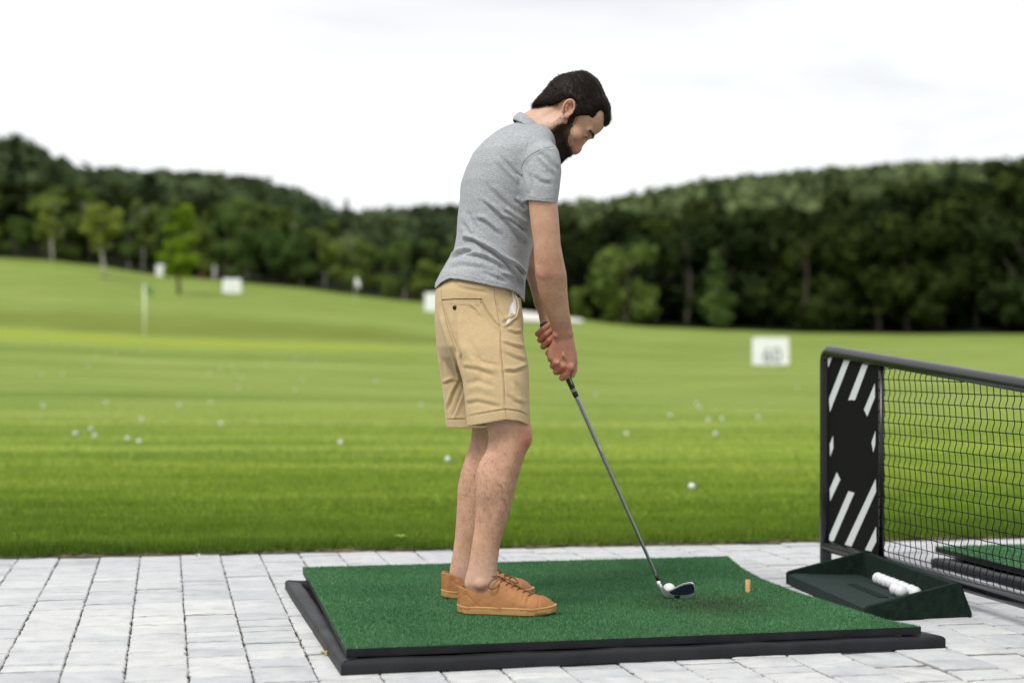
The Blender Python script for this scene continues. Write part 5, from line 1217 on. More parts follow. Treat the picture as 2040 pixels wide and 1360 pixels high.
FS2 = [(CL((150, 330), (190, 480), (235, 620), (270, 720), (300, 820), (318, 950)), 3.2, .0060, 1),
       (CL((260, 380), (250, 520), (262, 640), (300, 760)), 4.5, .0030, -1), (CL((450, 300), (500, 390), (560, 470), (600, 500)), 2.4, .0040, 1),
       (CL((600, 610), (680, 640), (790, 665)), 2.6, .0034, -1), (CL((640, 520), (700, 545), (765, 540)), 2.4, .0034, -1), (CL((620, 830), (700, 835), (812, 795)), 3.0, .0038, -1),
       (CL((620, 690), (700, 730), (800, 760)), 3.2, .0026, -1), (CL((340, 580), (430, 720), (470, 900)), 6, .0026, 1), (CL((300, 800), (420, 820), (560, 870)), 4, .0026, -1), (CL((380, 700), (460, 760), (590, 790)), 4.0, .0024, 1),
       (CL((320, 1080), (420, 1060), (600, 1100)), 4, .0024, -1), (CL((700, 900), (760, 1000), (790, 1100)), 4, .0026, 1), (CL((640, 1000), (700, 1060), (800, 1090)), 3.6, .0024, -1),
       (CL((160, 930), (230, 900), (310, 925)), 2.4, .0036, -1), (CL((300, 880), (240, 1000), (200, 1120)), 2.6, .0036, 1), (CL((150, 720), (165, 830), (175, 900)), 3, .0026, 1), (CL((310, 960), (260, 1090), (225, 1180)), 2.4, .0028, -1),
       (CL((250, 190), (350, 215), (520, 240)), 4, .0020, -1), (CL((360, 340), (400, 370), (440, 430)), 2.6, .0028, -1), (CL((560, 300), (600, 380), (640, 420)), 3, .0022, 1), (CL((600, 470), (680, 440), (760, 400)), 3, .0024, -1),
       (CL((300, 690), (290, 740), (300, 830)), 3, .0040, 1), (CL((330, 930), (420, 900), (560, 950)), 5, .0022, 1),
       (CL((592, 500), (600, 700), (620, 900), (630, 1190)), 1.8, .0016, 1), (CL((190, 1192), (330, 1188)), 1.6, .0014, -1), (CL((340, 1165), (480, 1140), (630, 1115), (740, 1130), (812, 1165)), 1.6, .0016, -1)]
V = creases(V, Nn, FS2); V = V + Nn * (0.0016 * vnoise(V, (3, 3, 3), 9) + 0.0008 * vnoise(V, (9, 9, 9), 8))[:, None]
# keep every inside edge away from the legs
V = relax(V, Fq, 1, 0.3)
shorts = part('shorts', V, Fq, m_short); BSH = bvh_of(V, Fq); print('shorts', len(V)); del S
m_stitch = simple('khaki_stitching', (0.26, 0.175, 0.08), 0.9); m_linen = simple('white_pocket_lining', (0.62, 0.62, 0.66), 0.9, var=0.05); m_btn = simple('black_button', (0.012, 0.012, 0.014), 0.35)
mb = MB()
for ln in (CL((545, 205), (552, 300), (575, 420), (592, 500), (600, 700), (620, 900), (630, 1100), (634, 1190)), CL((150, 292), (250, 285), (450, 285)), CL((210, 322), (300, 328), (442, 334), (444, 290)), CL((450, 290), (500, 380), (550, 450), (590, 492)),
           CL((190, 1190), (330, 1185)), CL((345, 1165), (480, 1140), (630, 1112), (740, 1128), (810, 1162)), CL((600, 500), (640, 480), (700, 420), (740, 300)), CL((145, 165), (150, 290), (185, 470), (235, 620), (262, 680))):
    draped_tube(mb, BSH, ln, 0.00065, 0.0001)
obj('stitching', mb.me('stitching', True, man), m_stitch, shorts)
# gaping front pocket with white lining
line_o = CL((672, 222), (688, 290), (690, 300), (668, 340), (655, 400), (640, 450), (634, 478)); line_i = CL((690, 230), (706, 300), (712, 350), (706, 395), (690, 435), (660, 465), (640, 478))
A1 = [drape(BSH, *p, 0.0016) for p in line_o]; A2 = [drape(BSH, *p, 0.0016) for p in line_i]
A1 = [a for a in A1 if a is not None]; A2 = [a for a in A2 if a is not None]; k = min(len(A1), len(A2)); V = A1[:k] + A2[:k]
me = mesh_np('pocket_lining', np.array(V) - np.array(man.location), [[i, i + 1, k + i + 1, k + i] for i in range(k - 1)]); o = obj('pocket_lining', me, m_linen, shorts); md = o.modifiers.new('t', 'SOLIDIFY'); md.thickness = 0.0012
mb = MB(); pl = [drape(BSH, p[0], p[1], 0.004) for p in poly_px(CL((668, 218), (690, 245), (715, 310), (722, 350), (712, 400), (690, 440), (655, 470), (615, 498)), 4)]; pl = [p for p in pl if p is not None]
mb.tube(np.array(pl), np.interp(np.linspace(0, 1, len(pl)), [0, .15, .8, 1], [0.002, 0.0042, 0.0036, 0.001]), 8, flat=0.6); obj('pocket_edge', mb.me('pocket_edge', True, man), m_short, shorts)
mb = MB(); pl = [drape(BSH, p[0], p[1], 0.0005) for p in poly_px(CL((152, 291), (250, 284), (452, 284)), 4)]; pl = [p for p in pl if p is not None]
mb.tube(np.array(pl), 0.0014, 6); obj('back_pocket_slit', mb.me('back_pocket_slit', True, man), simple('pocket_slit_shadow', (0.10, 0.065, 0.03), 0.9), shorts)  # dark tube stands in for the shadow inside the slit
bp = drape(BSH, *C2(251, 350), 0.001); mb = MB(); mb.tube([bp + np.array([0, 0.002, 0]), bp - np.array([0.0004, 0.0016, 0]), bp - np.array([0.0005, 0.0021, 0]), bp - np.array([0.0004, 0.0012, 0])], [0.0068, 0.0068, 0.0056, 0.0035], 18)
obj('button', mb.me('button', True, man), m_btn, shorts)

# ---- hair and beard
def poly_sd(U, Vv_, poly):
    d = None; inside = np.zeros(np.broadcast(U, Vv_).shape, bool); n = len(poly)
    for i in range(n):
        ax_, ay = poly[i]; bx_, by = poly[(i + 1) % n]; ex, ey = bx_ - ax_, by - ay
        t = np.clip(((U - ax_) * ex + (Vv_ - ay) * ey) / (ex * ex + ey * ey), 0, 1); q = np.hypot(U - ax_ - ex * t, Vv_ - ay - ey * t)
        d = q if d is None else np.minimum(d, q)
        if abs(ey) > 1e-9:
            c_ = ((ay > Vv_) != (by > Vv_)) & (U < ex * (Vv_ - ay) / ey + ax_); inside ^= c_
    return np.where(inside, -d, d)
HAIRP = [(0.16, 0.055), (0.104, 0.0625), (0.092, 0.070), (0.080, 0.082), (0.066, 0.088), (0.056, 0.084), (0.060, 0.068), (0.072, 0.054), (0.068, 0.046), (0.050, 0.043), (0.034, 0.026), (0.028, 0.006), (0.018, -0.004), (0.013, 0.012), (0.006, 0.030), (-0.012, 0.036), (-0.028, 0.028), (-0.036, 0.012), (-0.040, -0.012), (-0.052, -0.036), (-0.066, -0.056), (-0.085, -0.078), (-0.2, -0.11), (-0.25, 0.25), (0.25, 0.25)]
BEARDP = [(0.026, 0.012), (0.040, -0.006), (0.050, -0.026), (0.064, -0.046), (0.080, -0.056), (0.098, -0.0555), (0.118, -0.062), (0.15, -0.10), (0.12, -0.16), (0.0, -0.15), (0.014, -0.095), (0.008, -0.060), (0.008, -0.035), (0.013, -0.008)]
S = Vol(H(-0.01, 0.0)-np.array([.17, .11, .17]), H(-0.01, 0.0)+np.array([.17, .11, .19]), 0.002)
S.ball(H(-0.009, 0.033), (0.1035, 0.1005, 0.084), 0.0, R=RH)
S.ball(H(0.043, 0.079), (0.048, 0.043, 0.056), 0.02, R=RH); S.ball(H(-0.03, 0.096), (0.056, 0.038, 0.058), 0.02, R=RH)
S.ball(H(0.084, 0.077), (0.017, 0.022, 0.045), 0.012, R=RH)
S.ball(H(-0.072, -0.035), (0.026, 0.046, 0.052), 0.02, R=RH)
for q in (-1, 1): S.ball(H(0.030, 0.030, q * 0.060), (0.032, 0.040, 0.0185), 0.012, R=RH)
def region(S, poly, kk_=0.007):
    X = S.ax[0][:, None, None] - HO[0]; Z = S.ax[2][None, None, :] - HO[2]; U = FU[0] * X + FU[2] * Z; Vq = FV[0] * X + FV[2] * Z
    sd_ = poly_sd(U, Vq, poly); k = kk_; a = S.a; b_ = np.broadcast_to(sd_.astype(np.float32), a.shape); hh = np.maximum(k - np.abs(a - b_), 0) / k; S.a = np.maximum(a, b_) + hh * hh * k * 0.25
region(S, HAIRP)
V, Fq = S.mesh('hair'); V = relax(V, Fq, 2, 0.5); Nn = vnormals(V, Fq)
def uvw(V): d = V - HO; return d @ FU, d @ FV, d @ FW
u, v, w_ = uvw(V)
# locks: grooves that run back from the forehead and down at the nape
ang = np.arctan2(v - 0.03, u + 0.01); groove = np.sin(w_ * 260 + 2.2 * np.sin(ang * 5 + w_ * 30) + 1.2 * np.sin(u * 60)) + 0.6 * np.sin((v + 0.6 * np.abs(w_)) * 210 + 3 * np.sin(u * 42) + w_ * 60)
V = V + Nn * (0.0009 * groove + 0.0012 * vnoise(V, (9, 9, 9), 5))[:, None]
hair = part('hair', V, Fq, m_hair); del S
def strands(V, Nn, n, flow, ln, wd, seed, lift=(0.05, 0.35), curve=0.4):
    r = np.random.default_rng(seed); i = r.integers(0, len(V), n); p = V[i] + r.normal(0, 0.0012, (n, 3)); N0 = Nn[i]
    f = flow(p, N0, r); f = f - N0 * (f * N0).sum(1)[:, None]; f /= np.linalg.norm(f, axis=1)[:, None] + 1e-9
    f = f + N0 * r.uniform(*lift, n)[:, None]; f /= np.linalg.norm(f, axis=1)[:, None]
    L_ = ln * r.uniform(0.5, 1.2, n)[:, None]; side = np.cross(f, N0); side /= np.linalg.norm(side, axis=1)[:, None] + 1e-9; W_ = wd * r.uniform(0.6, 1.3, n)[:, None]
    a0 = p - N0 * 0.001; a1 = p + f * L_ * 0.5 + N0 * 0.0006; a2 = p + f * L_ - N0 * L_ * curve * 0.25 + side * L_ * r.normal(0, 0.12, (n, 1))
    Vt = np.stack([a0 - side * W_, a0 + side * W_, a1 + side * W_ * .8, a1 - side * W_ * .8, a2], 1)
    b_ = np.arange(n)[:, None] * 5; return Vt.reshape(-1, 3), np.concatenate([b_ + np.array([[0, 1, 2]]), b_ + np.array([[0, 2, 3]]), b_ + np.array([[3, 2, 4]])]).astype(np.int32)
def hairflow(p, N0, r):
    u, v, w_ = uvw(p); b_ = -FU[None] * 1.0 + FV[None] * (0.25 - 1.6 * ss(0.06, -0.06, v))[:, None] + r.normal(0, 0.22, p.shape); 
    fr = ss(0.055, 0.095, u)[:, None]; return b_ * (1 - fr * 0.4) + FV[None] * 0.8 * fr
sv, sf = strands(V, Nn, 9000, hairflow, 0.024, 0.0006, 3, (0.01, 0.14))
o = part('hair_strands', sv, sf, m_hair, None, False); o.parent = hair; o['kind'] = 'stuff'
m_lock = simple('hair_lock', (0.026, 0.017, 0.012), 0.42, var=0.5, vscale=25, spec=0.15)
u_, v_, w_q = uvw(V); top_m = np.argwhere((v_ > 0.0))[:, 0]
sv, sf = strands(V[top_m], Nn[top_m], 900, hairflow, 0.034, 0.0013, 17, (0.0, 0.09), 1.6)
o = part('hair_locks', sv, sf, m_lock, None, True); o.parent = hair; o['kind'] = 'stuff'
# beard: the face pushed out by a few millimetres inside the beard line
S = Vol(H(0.06, -0.06)-np.array([.14, .085, .14]), H(0.06, -0.06)+np.array([.12, .085, .12]), 0.002)
head(S); S.a -= 0.0036
def bext(u0, v0, r3, w0=0): S.ball(H(u0, v0, w0), r3, 0.02, R=RH)
bext(0.082, -0.106, (0.018, 0.018, 0.030))
region(S, BEARDP, 0.012)
V, Fq = S.mesh('beard'); V = relax(V, Fq, 1, 0.5); Nn = vnormals(V, Fq); V = V + Nn * (0.0013 * vnoise(V, (30, 30, 30), 6))[:, None]
beard = part('beard', V, Fq, m_beardm); del S
ub, vb, wb = uvw(V); sp_ = np.clip(1 + poly_sd(ub, vb, BEARDP) / 0.011, 0, 1) * (ub > -0.02) * (vb > -0.085)
beard.data.attributes.new('sparse', 'FLOAT', 'POINT').data.foreach_set('value', sp_.astype(np.float32))
sv, sf = strands(V, Nn, 6500, lambda p, N0, r: -FV[None] * 1.0 + FU[None] * 0.35 + r.normal(0, 0.45, p.shape), 0.0105, 0.0004, 4, (0.15, 0.8))
o = part('beard_strands', sv, sf, m_beard, None, False); o.parent = beard; o['kind'] = 'stuff'
# hairline fringe: short strands rooted on skin near the hair and beard borders soften the edge
u, v, w_ = uvw(VBody); near_h = (np.abs(u) < 0.14) & (np.abs(v) < 0.17) & (np.abs(w_) < 0.085) & (np.hypot(u + 0.006, v - 0.004) > 0.032)
cand = np.argwhere(near_h)[:, 0]; sdh = poly_sd(u[cand], v[cand], HAIRP); sdb = poly_sd(u[cand], v[cand], BEARDP)
kh = cand[(sdh > -0.002) & (sdh < 0.006) & (u[cand] < 0.025)]; kb = cand[(sdb > -0.002) & (sdb < 0.007)]
for kk, flow, ln, n, nm in ((kh, lambda p, N0, r: -FV[None] + r.normal(0, 0.4, p.shape) - FU[None] * 0.5, 0.008, 700, 'hairline_strands'), (kb, lambda p, N0, r: -FV[None] + FU[None] * 0.3 + r.normal(0, 0.5, p.shape), 0.006, 900, 'beard_edge_strands')):
    sv, sf = strands(VBody[kk], NBody[kk], n, flow, ln, 0.00035, 8, (0.05, 0.4)); o = part(nm, sv, sf, m_hair if nm[0] == 'h' else m_beard, None, False); o.parent = hair if nm[0] == 'h' else beard; o['kind'] = 'stuff'
# eyebrows, eyes, lashes
for q in (-1, 1):
    k = np.argwhere((np.abs(u - 0.095) < 0.03) & (np.abs(v - (0.0215 - 0.12 * np.abs(np.abs(w_) - 0.024))) < 0.0042) & (w_ * q > 0.008) & (w_ * q < 0.052) & (u > 0.06))[:, 0]
    if len(k):
        sv, sf = strands(VBody[k], NBody[k], 300, lambda p, N0, r: FW[None] * q * 1.0 + FV[None] * 0.25 + r.normal(0, 0.2, p.shape), 0.0075, 0.00045, 9, (0.1, 0.45)); o = part('eyebrow', sv, sf, m_hair, body, False)
        # a lower layer gives the brow its body
    mb = MB(); pts = [H(0.0945 - 0.35 * abs(t - 0) * 0, -0.0015, q * 0.0325 + t) - FU * 0 for t in np.linspace(-0.011, 0.012, 7)]
    pts = [H(0.0957 - 8.0 * t * t, -0.0008 + 3 * t * t, q * 0.0325 + t) for t in np.linspace(-0.011, 0.0125, 8)]
    mb.tube(pts, 0.0021, 6); obj('eyelashes', mb.me('eyelashes', True, man), m_hair, body)
# body hair on legs and forearms
px, py = proj(VBody); nx = NBody
legm = (py > 856) & (py < 1135); prob = np.where(legm, 0.35 + 0.65 * np.exp(-((py - 980) / 90.0) ** 2) , 0) * np.where(V.shape[0] > 0, 1, 1)
prob = prob * (0.8 + 0.3 * (vnoise(VBody, (14, 14, 14), 21) > -0.2)); pr = prob / prob.sum()
k = rng.choice(len(VBody), 22000, p=pr)
sv, sf = strands(VBody[k], NBody[k], 22000, lambda p, N0, r: np.array([[0.35, 0, -1.0]]) + r.normal(0, 0.5, p.shape), 0.012, 0.00012, 12, (0.02, 0.35), 0.8)
o = part('leg_hair', sv, sf, m_leghair, body, False); o['kind'] = 'stuff'
arm = (py > 500) & (py < 655) & (px > 1060) & (px < 1150) & (VBody[:, 1] < 5.0); k = np.argwhere(arm)[:, 0]
sv, sf = strands(VBody[k], NBody[k], 2600, lambda p, N0, r: np.array([[0.5, 0, -0.8]]) + r.normal(0, 0.35, p.shape), 0.010, 0.00011, 13, (0.02, 0.35), 0.8)
o = part('arm_hair', sv, sf, m_leghair, body, False); o['kind'] = 'stuff'

# ---- shoes
def shoe(ox, oy, yaw, rz, idx, flip):
    """local s along the shoe (heel 0, toe .300), c across, z up; built in place"""
    cy, sy = math.cos(yaw), math.sin(yaw)
    def Wd(s, c, z): return np.array([ox + s * cy - c * sy, oy + s * sy + c * cy, rz + z])
    ss_ = np.array([0, 0.006, 0.02, 0.05, 0.09, 0.13, 0.17, 0.21, 0.245, 0.27, 0.288, 0.297, 0.300])
    wi = np.array([0.002, 0.020, 0.031, 0.0355, 0.034, 0.035, 0.041, 0.0465, 0.0455, 0.038, 0.028, 0.018, 0.008]); co = flip * np.array([0, 0, 0, 0, 0.002, 0.004, 0.005, 0.004, 0.001, -0.003, -0.006, -0.008, -0.009])
    sh_ = thing('shoe', 'x', 'x', (0, 0, 0)); del sh_['label']; del sh_['category']; sh_.parent = man; sh_.matrix_parent_inverse = man.matrix_world.inverted(); sh_.location = -Vector(man.location) * 0
    # absolute coordinates are used below, so cancel the parent's offset
    sh_.matrix_parent_inverse = Matrix.Identity(4); sh_.location = -Vector(man.location)
    fine = np.linspace(0, 0.300, 70); fine = np.unique(np.concatenate([fine, 0.3 - fine[:10] ** 1.0 * 0.5, fine[:8] * 0.4])); fine.sort()
    W_ = np.interp(fine, ss_, wi); Cc = np.interp(fine, ss_, co)
    def outline(grow): return [(s, c + w_ + grow) for s, c, w_ in zip(fine, Cc, W_)] + [(s, c - w_ - grow) for s, c, w_ in zip(fine[::-1], Cc[::-1], W_[::-1])]
    def bz(s): return 0.007 * max(0, (s - 0.22) / 0.08) ** 2 + 0.004 * max(0, (0.03 - s) / 0.03)
    def layer(prof, name, mat):
        V = []; Fc = []; o0 = outline(0); n = len(o0)
        cen = np.array([0.15, 0])
        for z, g in prof:
            for s, c in o0:
                d = np.array([s, c]) - np.array([np.clip(s, 0.03, 0.26), np.interp(s, fine, Cc)]); l = np.linalg.norm(d) + 1e-6; q = np.array([s, c]) + d / l * g
                V.append(Wd(q[0], q[1], z + bz(s) * (1 - z / 0.14)))
        for i in range(len(prof) - 1):
            for k in range(n): Fc.append([i * n + k, (i + 1) * n + k, (i + 1) * n + (k + 1) % n, i * n + (k + 1) % n])
        Fc.append(list(range(n))); Fc.append([(len(prof) - 1) * n + k for k in range(n)][::-1])
        me = mesh_np(name, np.array(V), Fc); auto_smooth(me, 45); return obj(name, me, mat, sh_)
    layer([(0.000, -0.004), (0.003, 0.0), (0.012, 0.0012), (0.0195, 0.0008)], 'sole', m_sole)
    layer([(0.0185, 0.0010), (0.0195, 0.0018), (0.0225, 0.0021), (0.0245, 0.0014), (0.025, 0.0)], 'welt', m_welt)
    # upper: volume from crossing profiles
    hs = np.array([0, 0.01, 0.03, 0.062, 0.085, 0.105, 0.120, 0.135, 0.16, 0.18, 0.20, 0.225, 0.24, 0.26, 0.28, 0.292, 0.300]); hh = np.array([0.083, 0.085, 0.079, 0.070, 0.074, 0.086, 0.099, 0.100, 0.088, 0.080, 0.071, 0.060, 0.057, 0.054, 0.045, 0.034, 0.024])
    lo = (-0.33, 4.7, rz + 0.0); S = Vol((ox - 0.06, oy - 0.11, rz + 0.012), (ox + 0.33, oy + 0.11, rz + 0.13), 0.0022)
    def loc(X, Y): dx = X - ox; dy = Y - oy; return dx * cy + dy * sy, -dx * sy + dy * cy
    def up(X, Y, Z):
        s, c = loc(X, Y); z = Z - rz; h = np.interp(s, hs, hh); w0 = np.interp(s, ss_, wi) ; c0 = np.interp(s, ss_, co)
        t = np.clip((z - 0.02) / np.maximum(h - 0.02, 0.004), 0, 1.3)
        topf = np.interp(s, [0, 0.06, 0.11, 0.15, 0.2, 0.3], [0.90, 0.86, 0.62, 0.45, 0.42, 0.30])
        w_ = w0 * (1 - (1 - topf) * t ** np.interp(s, [0, 0.1, 0.2, 0.3], [2.0, 1.8, 2.2, 2.6])) + 0.0008
        d1 = np.abs(c - c0) - w_; d2 = z - h - 0.004 * np.clip(1 - (np.abs(c - c0) / np.maximum(w_, .003)) ** 2, 0, 1) * (s > 0.10)
        d3 = np.maximum(-s, s - 0.2985); k = 0.010; hh_ = np.maximum(k - np.abs(d1 - d2), 0) / k
        return np.maximum(np.maximum(d1, d2) + hh_ * hh_ * k * 0.25, d3).astype(np.float32)
    S.add(up, (ox - 0.06, oy - 0.11, rz), (ox + 0.33, oy + 0.11, rz + 0.13), 0.0)
    # ankle opening
    def hole(X, Y, Z):
        s, c = loc(X, Y); c0 = np.interp(s, ss_, co); q = np.sqrt(((s - 0.062) / 0.058) ** 2 + ((c - c0) / 0.029) ** 2); return ((q - 1) * 0.029 + 0 * Z).astype(np.float32)
    r_ = S.sub((ox - 0.06, oy - 0.11, rz + 0.045), (ox + 0.3, oy + 0.11, rz + 0.13)); sl, X, Y, Z = r_; S.a[sl] = np.maximum(S.a[sl], -hole(X, Y, Z))
    V, Fq = S.mesh('upper'); V = relax(V, Fq, 2, 0.5); Nn = vnormals(V, Fq); s, c = loc(V[:, 0], V[:, 1]); z = V[:, 2] - rz
    D = -0.0016 * np.exp(-((s - 0.252 - 0.1 * c * 0) / 0.0022) ** 2) * (z < 0.06) - 0.0016 * np.exp(-(((s - 0.03) - (0.062 - z) * 1.1) / 0.0035) ** 2) * (z > 0.018) * (z < 0.062)
    D += 0.0012 * vnoise(V, (16, 16, 16), 31) + 0.0015 * np.exp(-((z - np.interp(s, hs, hh) + 0.004) / 0.003) ** 2) * (s < 0.1)
    D += -0.0022 * np.exp(-((s - 0.205 - z * 0.3) / 0.005) ** 2) * ss(0.03, 0.05, z) - 0.0016 * np.exp(-((s - 0.19 - z * 0.3) / 0.004) ** 2) * ss(0.03, 0.05, z)
    V = V + Nn * D[:, None]; me = mesh_np('upper', V, Fq, True); obj('upper', me, m_leather, sh_)
    B = bvh_of(V, Fq)
    def topz(s, c, lift=0.002):
        p = Wd(s, c, 0.2); h = B.ray_cast(Vector(p), Vector((0, 0, -1))); return (np.array(h[0]) + np.array([0, 0, lift])) if h[0] is not None else Wd(s, c, 0.06)
    def c0f(s): return float(np.interp(s, ss_, co))
    # eyelets, crossing bars and the bow
    ms_ = np.linspace(0.222, 0.138, 6)
    # tongue slit line
    mb = MB(); pts = [topz(s, c0f(s), 0.0004) for s in np.linspace(0.228, 0.130, 22)]; mb.tube(pts, 0.0022, 6, flat=0.5); obj('tongue_gap', mb.me('tongue_gap', True), simple('dark_gap_leather', (0.06, 0.03, 0.012), 0.9) if 'dark_gap_leather' not in bpy.data.materials else bpy.data.materials['dark_gap_leather'], sh_)
    for i, s in enumerate(ms_):
        hwid = 0.017
        for sg in (-1, 1):
            a = (s - 0.004, c0f(s) + sg * hwid * 1.15); b_ = (s + 0.010, c0f(s) - sg * 0.004)
            pts = [topz(a[0] + (b_[0] - a[0]) * t, a[1] + (b_[1] - a[1]) * t, 0.0018 if t > 0.08 else -0.001) for t in np.linspace(0, 1, 7)]
            mb = MB(); mb.tube(pts, 0.0020, 7, flat=0.8); obj('lace', mb.me('lace', True), m_lace, sh_)
    k0 = topz(0.140, c0f(0.14), 0.004)
    fx = np.array([cy, sy, 0]); fc = np.array([-sy, cy, 0]); fz = np.array([0, 0, 1.0])
    def rel(a, b_, c_): return k0 + fx * a + fc * b_ + fz * c_
    loops = [[(0, 0, 0), (-0.012, -0.016, 0.006), (-0.030, -0.032, -0.002), (-0.040, -0.040, -0.018), (-0.030, -0.040, -0.026), (-0.014, -0.033, -0.020), (0, 0, -0.001)],
             [(0, 0, 0.001), (0.008, 0.012, 0.006), (0.030, 0.022, 0.000), (0.044, 0.020, -0.014), (0.034, 0.010, -0.012), (0.010, 0.002, 0.0), (0, 0, 0)],
             [(0, 0, 0.001), (-0.014, -0.010, 0.009), (-0.034, -0.022, 0.008), (-0.050, -0.028, 0.006)],
             [(0, 0, 0.0), (0.014, -0.010, -0.001), (0.034, -0.018, -0.010), (0.048, -0.016, -0.020), (0.054, -0.012, -0.026)]]
    for lp in loops:
        A = np.array([rel(*q) for q in lp]); t = np.linspace(0, len(A) - 1, 26); B_2 = []
        for q in t:     # Catmull-Rom
            i = int(min(q, len(A) - 2)); f = q - i; p0, p1, p2, p3 = A[max(i - 1, 0)], A[i], A[i + 1], A[min(i + 2, len(A) - 1)]
            B_2.append(0.5 * ((2 * p1) + (-p0 + p2) * f + (2 * p0 - 5 * p1 + 4 * p2 - p3) * f * f + (-p0 + 3 * p1 - 3 * p2 + p3) * f ** 3))
        mb = MB(); mb.tube(B_2, 0.0019, 7); obj('lace', mb.me('lace', True), m_lace, sh_)
    mb = MB(); mb.tube([rel(-0.004, 0, 0.001), rel(0.004, 0, 0.001)], [0.004, 0.0035], 8); obj('lace_knot', mb.me('lace_knot', True), m_lace, sh_)
    return sh_
h1 = G(911.5, 1214, ZT)
shoe(P(911.5, 1214, 4.885)[0], 4.885, math.radians(-7), ZT - 0.003, 0, -1)
shoe(P(879.5, 1187, 5.19)[0], 5.19, math.radians(7), ZT - 0.003, 1, 1)

# ================================================================== golf club
m_grip = simple('black_grip_rubber', (0.014, 0.014, 0.015), 0.55, bscale=300, bstr=0.3, bdist=0.001)
m_steel, nt, b, o_ = nodes('brushed_steel'); b.inputs['Base Color'].default_value = (0.72, 0.73, 0.75, 1); b.inputs['Metallic'].default_value = 0.8; b.inputs['Roughness'].default_value = 0.32
m_shaft, nt, b, o_ = nodes('shaft_steel'); b.inputs['Base Color'].default_value = (0.30, 0.30, 0.33, 1); b.inputs['Metallic'].default_value = 0.9; b.inputs['Roughness'].default_value = 0.28
m_cav = simple('dark_blue_cavity', (0.008, 0.014, 0.028), 0.25, spec=0.6); m_ferr = simple('black_ferrule', (0.008, 0.008, 0.009), 0.25); m_wp = simple('white_print', (0.7, 0.7, 0.7), 0.6)
bt = PW(1082.5, 643, 5.052); hs_ = P(1313, 1158, 5.180)
club = thing('golf_club', 'steel-shafted iron golf club with black grip held in the golfer hands', 'golf club', tuple(hs_))
dv = (hs_ - bt); Lc = np.linalg.norm(dv); dv /= Lc
def on(t): return bt + dv * t
tg = np.linalg.norm(PW(1148, 791, 5.08) - bt)
m = MB(); m.tube([on(-0.001), on(0.0005), on(0.004), on(0.007), on(0.010), on(0.16), on(tg - 0.012), on(tg - 0.008), on(tg)], [0.008, 0.0132, 0.0140, 0.0136, 0.0128, 0.0105, 0.0086, 0.0088, 0.0080], 20); obj('grip', m.me('grip', True, club), m_grip, club)
m = MB(); m.tube([on(tg - 0.028), on(tg - 0.026)], 0.0094, 20); m.tube([on(tg - 0.022), on(tg - 0.020)], 0.0093, 20); obj('grip_ring', m.me('grip_ring', True, club), m_wp, club)
sd_ = np.cross(dv, [0, 1, 0]); m = MB(); m.tube([on(tg - 0.085) + np.array([0.004, -0.0085, 0]), on(tg - 0.045) + np.array([0.004, -0.0083, 0])], [0.0003, 0.0013], 5); obj('grip_mark', m.me('grip_mark', True, club), m_wp, club)
m = MB(); m.tube([on(t) for t in np.linspace(tg - 0.01, Lc - 0.012, 30)], np.interp(np.linspace(0, 1, 30), [0, 1], [0.0073, 0.0050]), 16); obj('shaft', m.me('shaft', True, club), m_shaft, club)
for f_ in (0.46, 0.472, 0.484):
    q = on(tg + (Lc - tg) * (f_ - 0.2)); m = MB(); m.box(q + np.array([0.0028, -0.0062, 0]), (0.0020, 0.0006, 0.0045)); obj('shaft_print', m.me('shaft_print', False, club), m_wp, club)
m = MB(); m.tube([on(Lc - 0.030), on(Lc - 0.012), on(Lc - 0.002)], [0.0056, 0.0066, 0.0070], 16); obj('ferrule', m.me('ferrule', True, club), m_ferr, club)
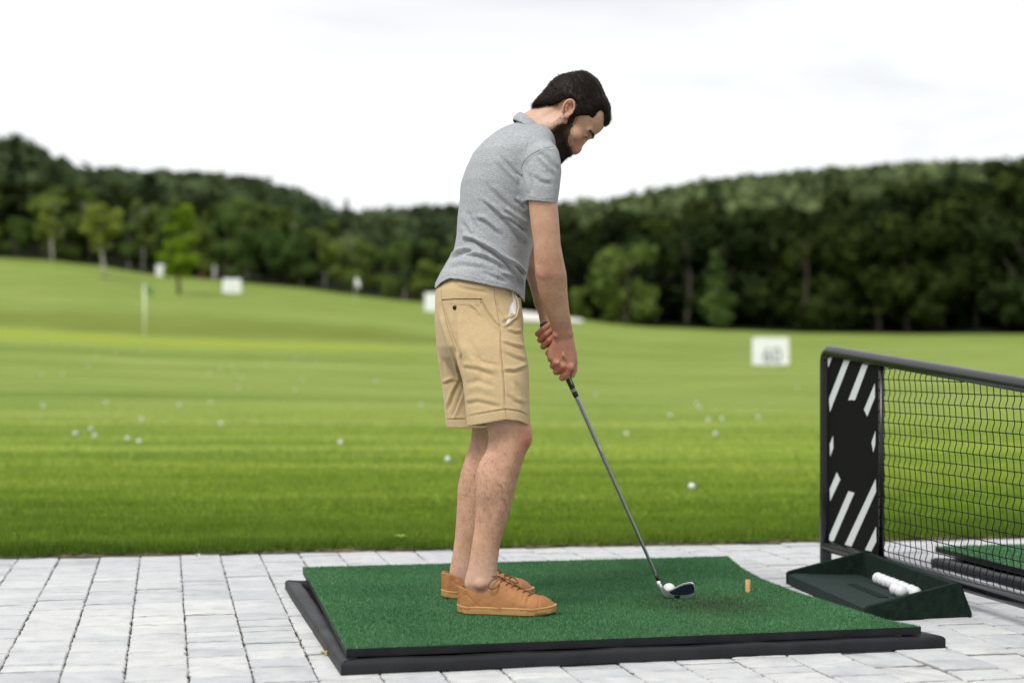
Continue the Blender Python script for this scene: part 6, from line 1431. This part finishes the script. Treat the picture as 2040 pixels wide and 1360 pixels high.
# head: hosel, blade with top line, sole, and dark cavity plate at the back; built from the back-view outline
YH = 5.176
def HP(x, y, d=0.0): return P(x, y, YH + d)
def E4(x, y): return (1240 + x / 6.375, 1080 + y / 6.375)
m = MB(); m.tube([on(Lc - 0.004), HP(*E4(462, 520)), HP(*E4(490, 570)), HP(*E4(520, 620)), HP(*E4(560, 655))], [0.0068, 0.0068, 0.0066, 0.0070, 0.0075], 16); obj('hosel', m.me('hosel', True, club), m_steel, club)
outl = [E4(*p) for p in [(500, 555), (518, 585), (555, 610), (600, 602), (660, 575), (740, 533), (820, 508), (885, 504), (908, 520), (922, 560), (930, 610), (922, 650), (890, 690), (850, 712), (760, 712), (660, 708), (580, 700), (535, 685), (505, 650), (488, 600)]]
def dens(poly, k=3):
    o = []; n = len(poly)
    for i in range(n):
        p0, p1, p2, p3 = [np.array(poly[(i + j - 1) % n]) for j in range(4)]
        for q in range(k): f = q / k; o.append(0.5 * ((2 * p1) + (-p0 + p2) * f + (2 * p0 - 5 * p1 + 4 * p2 - p3) * f * f + (-p0 + 3 * p1 - 3 * p2 + p3) * f ** 3))
    return o
od = dens(outl); cen = np.mean(od, 0); n = len(od)
def thick(p): return np.interp(p[1], [1155, 1195], [0.0035, 0.010])     # thin top line, thick sole
def loftback(p): return (p[1] - 1192) * -0.00062 * 1.0                  # loft: top leans away from the target line
m = MB(); V = []
for sc, dd in ((0.93, 0.0), (1.0, -0.0006), (1.0, 1.0), (0.965, 1.0)):
    for p in od:
        q = cen + (p - cen) * sc; t = thick(p); y = loftback(p) * -1.0 + (-(t) if dd <= 0 else t * 0.35) + (0.0022 if sc == 1 and dd <= 0 else 0)
        V.append(HP(q[0], q[1], y - (0.0 if sc == 1 else (0.0008 if dd <= 0 else -0.0008))))
Fc = []
for i in range(3):
    for k in range(n): Fc.append([i * n + k, i * n + (k + 1) % n, (i + 1) * n + (k + 1) % n, (i + 1) * n + k])
Fc.append(list(range(n))[::-1]); Fc.append([3 * n + k for k in range(n)])
m.add(V, Fc); me = m.me('head', False, club); auto_smooth(me, 50); obj('head', me, m_steel, club)
cav = dens([E4(*p) for p in [(600, 628), (660, 596), (740, 556), (830, 530), (890, 528), (908, 560), (914, 610), (900, 640), (820, 662), (740, 668), (660, 668), (615, 648)]])
m = MB(); n = len(cav); V = [HP(p[0], p[1], loftback(p) * -1.0 - thick(p) - 0.0016) for p in cav] + [HP(p[0], p[1], loftback(p) * -1.0 - thick(p) + 0.002) for p in cav]
m.add(V, [list(range(n))[::-1]] + [[i, (i + 1) % n, n + (i + 1) % n, n + i] for i in range(n)]); obj('cavity_plate', m.me('cavity_plate', False, club), m_cav, club)
m = MB(); pl = [E4(*p) for p in [(655, 680), (740, 672), (722, 712), (660, 708)]]; V = [HP(p[0], p[1], loftback(p) * -1.0 - thick(p) - 0.0012) for p in pl]; V += [v + np.array([0, 0.003, 0]) for v in V]; n = 4
m.add(V, [[0, 3, 2, 1]] + [[i, (i + 1) % n, n + (i + 1) % n, n + i] for i in range(n)]); obj('sole_badge', m.me('sole_badge', False, club), m_ferr, club)
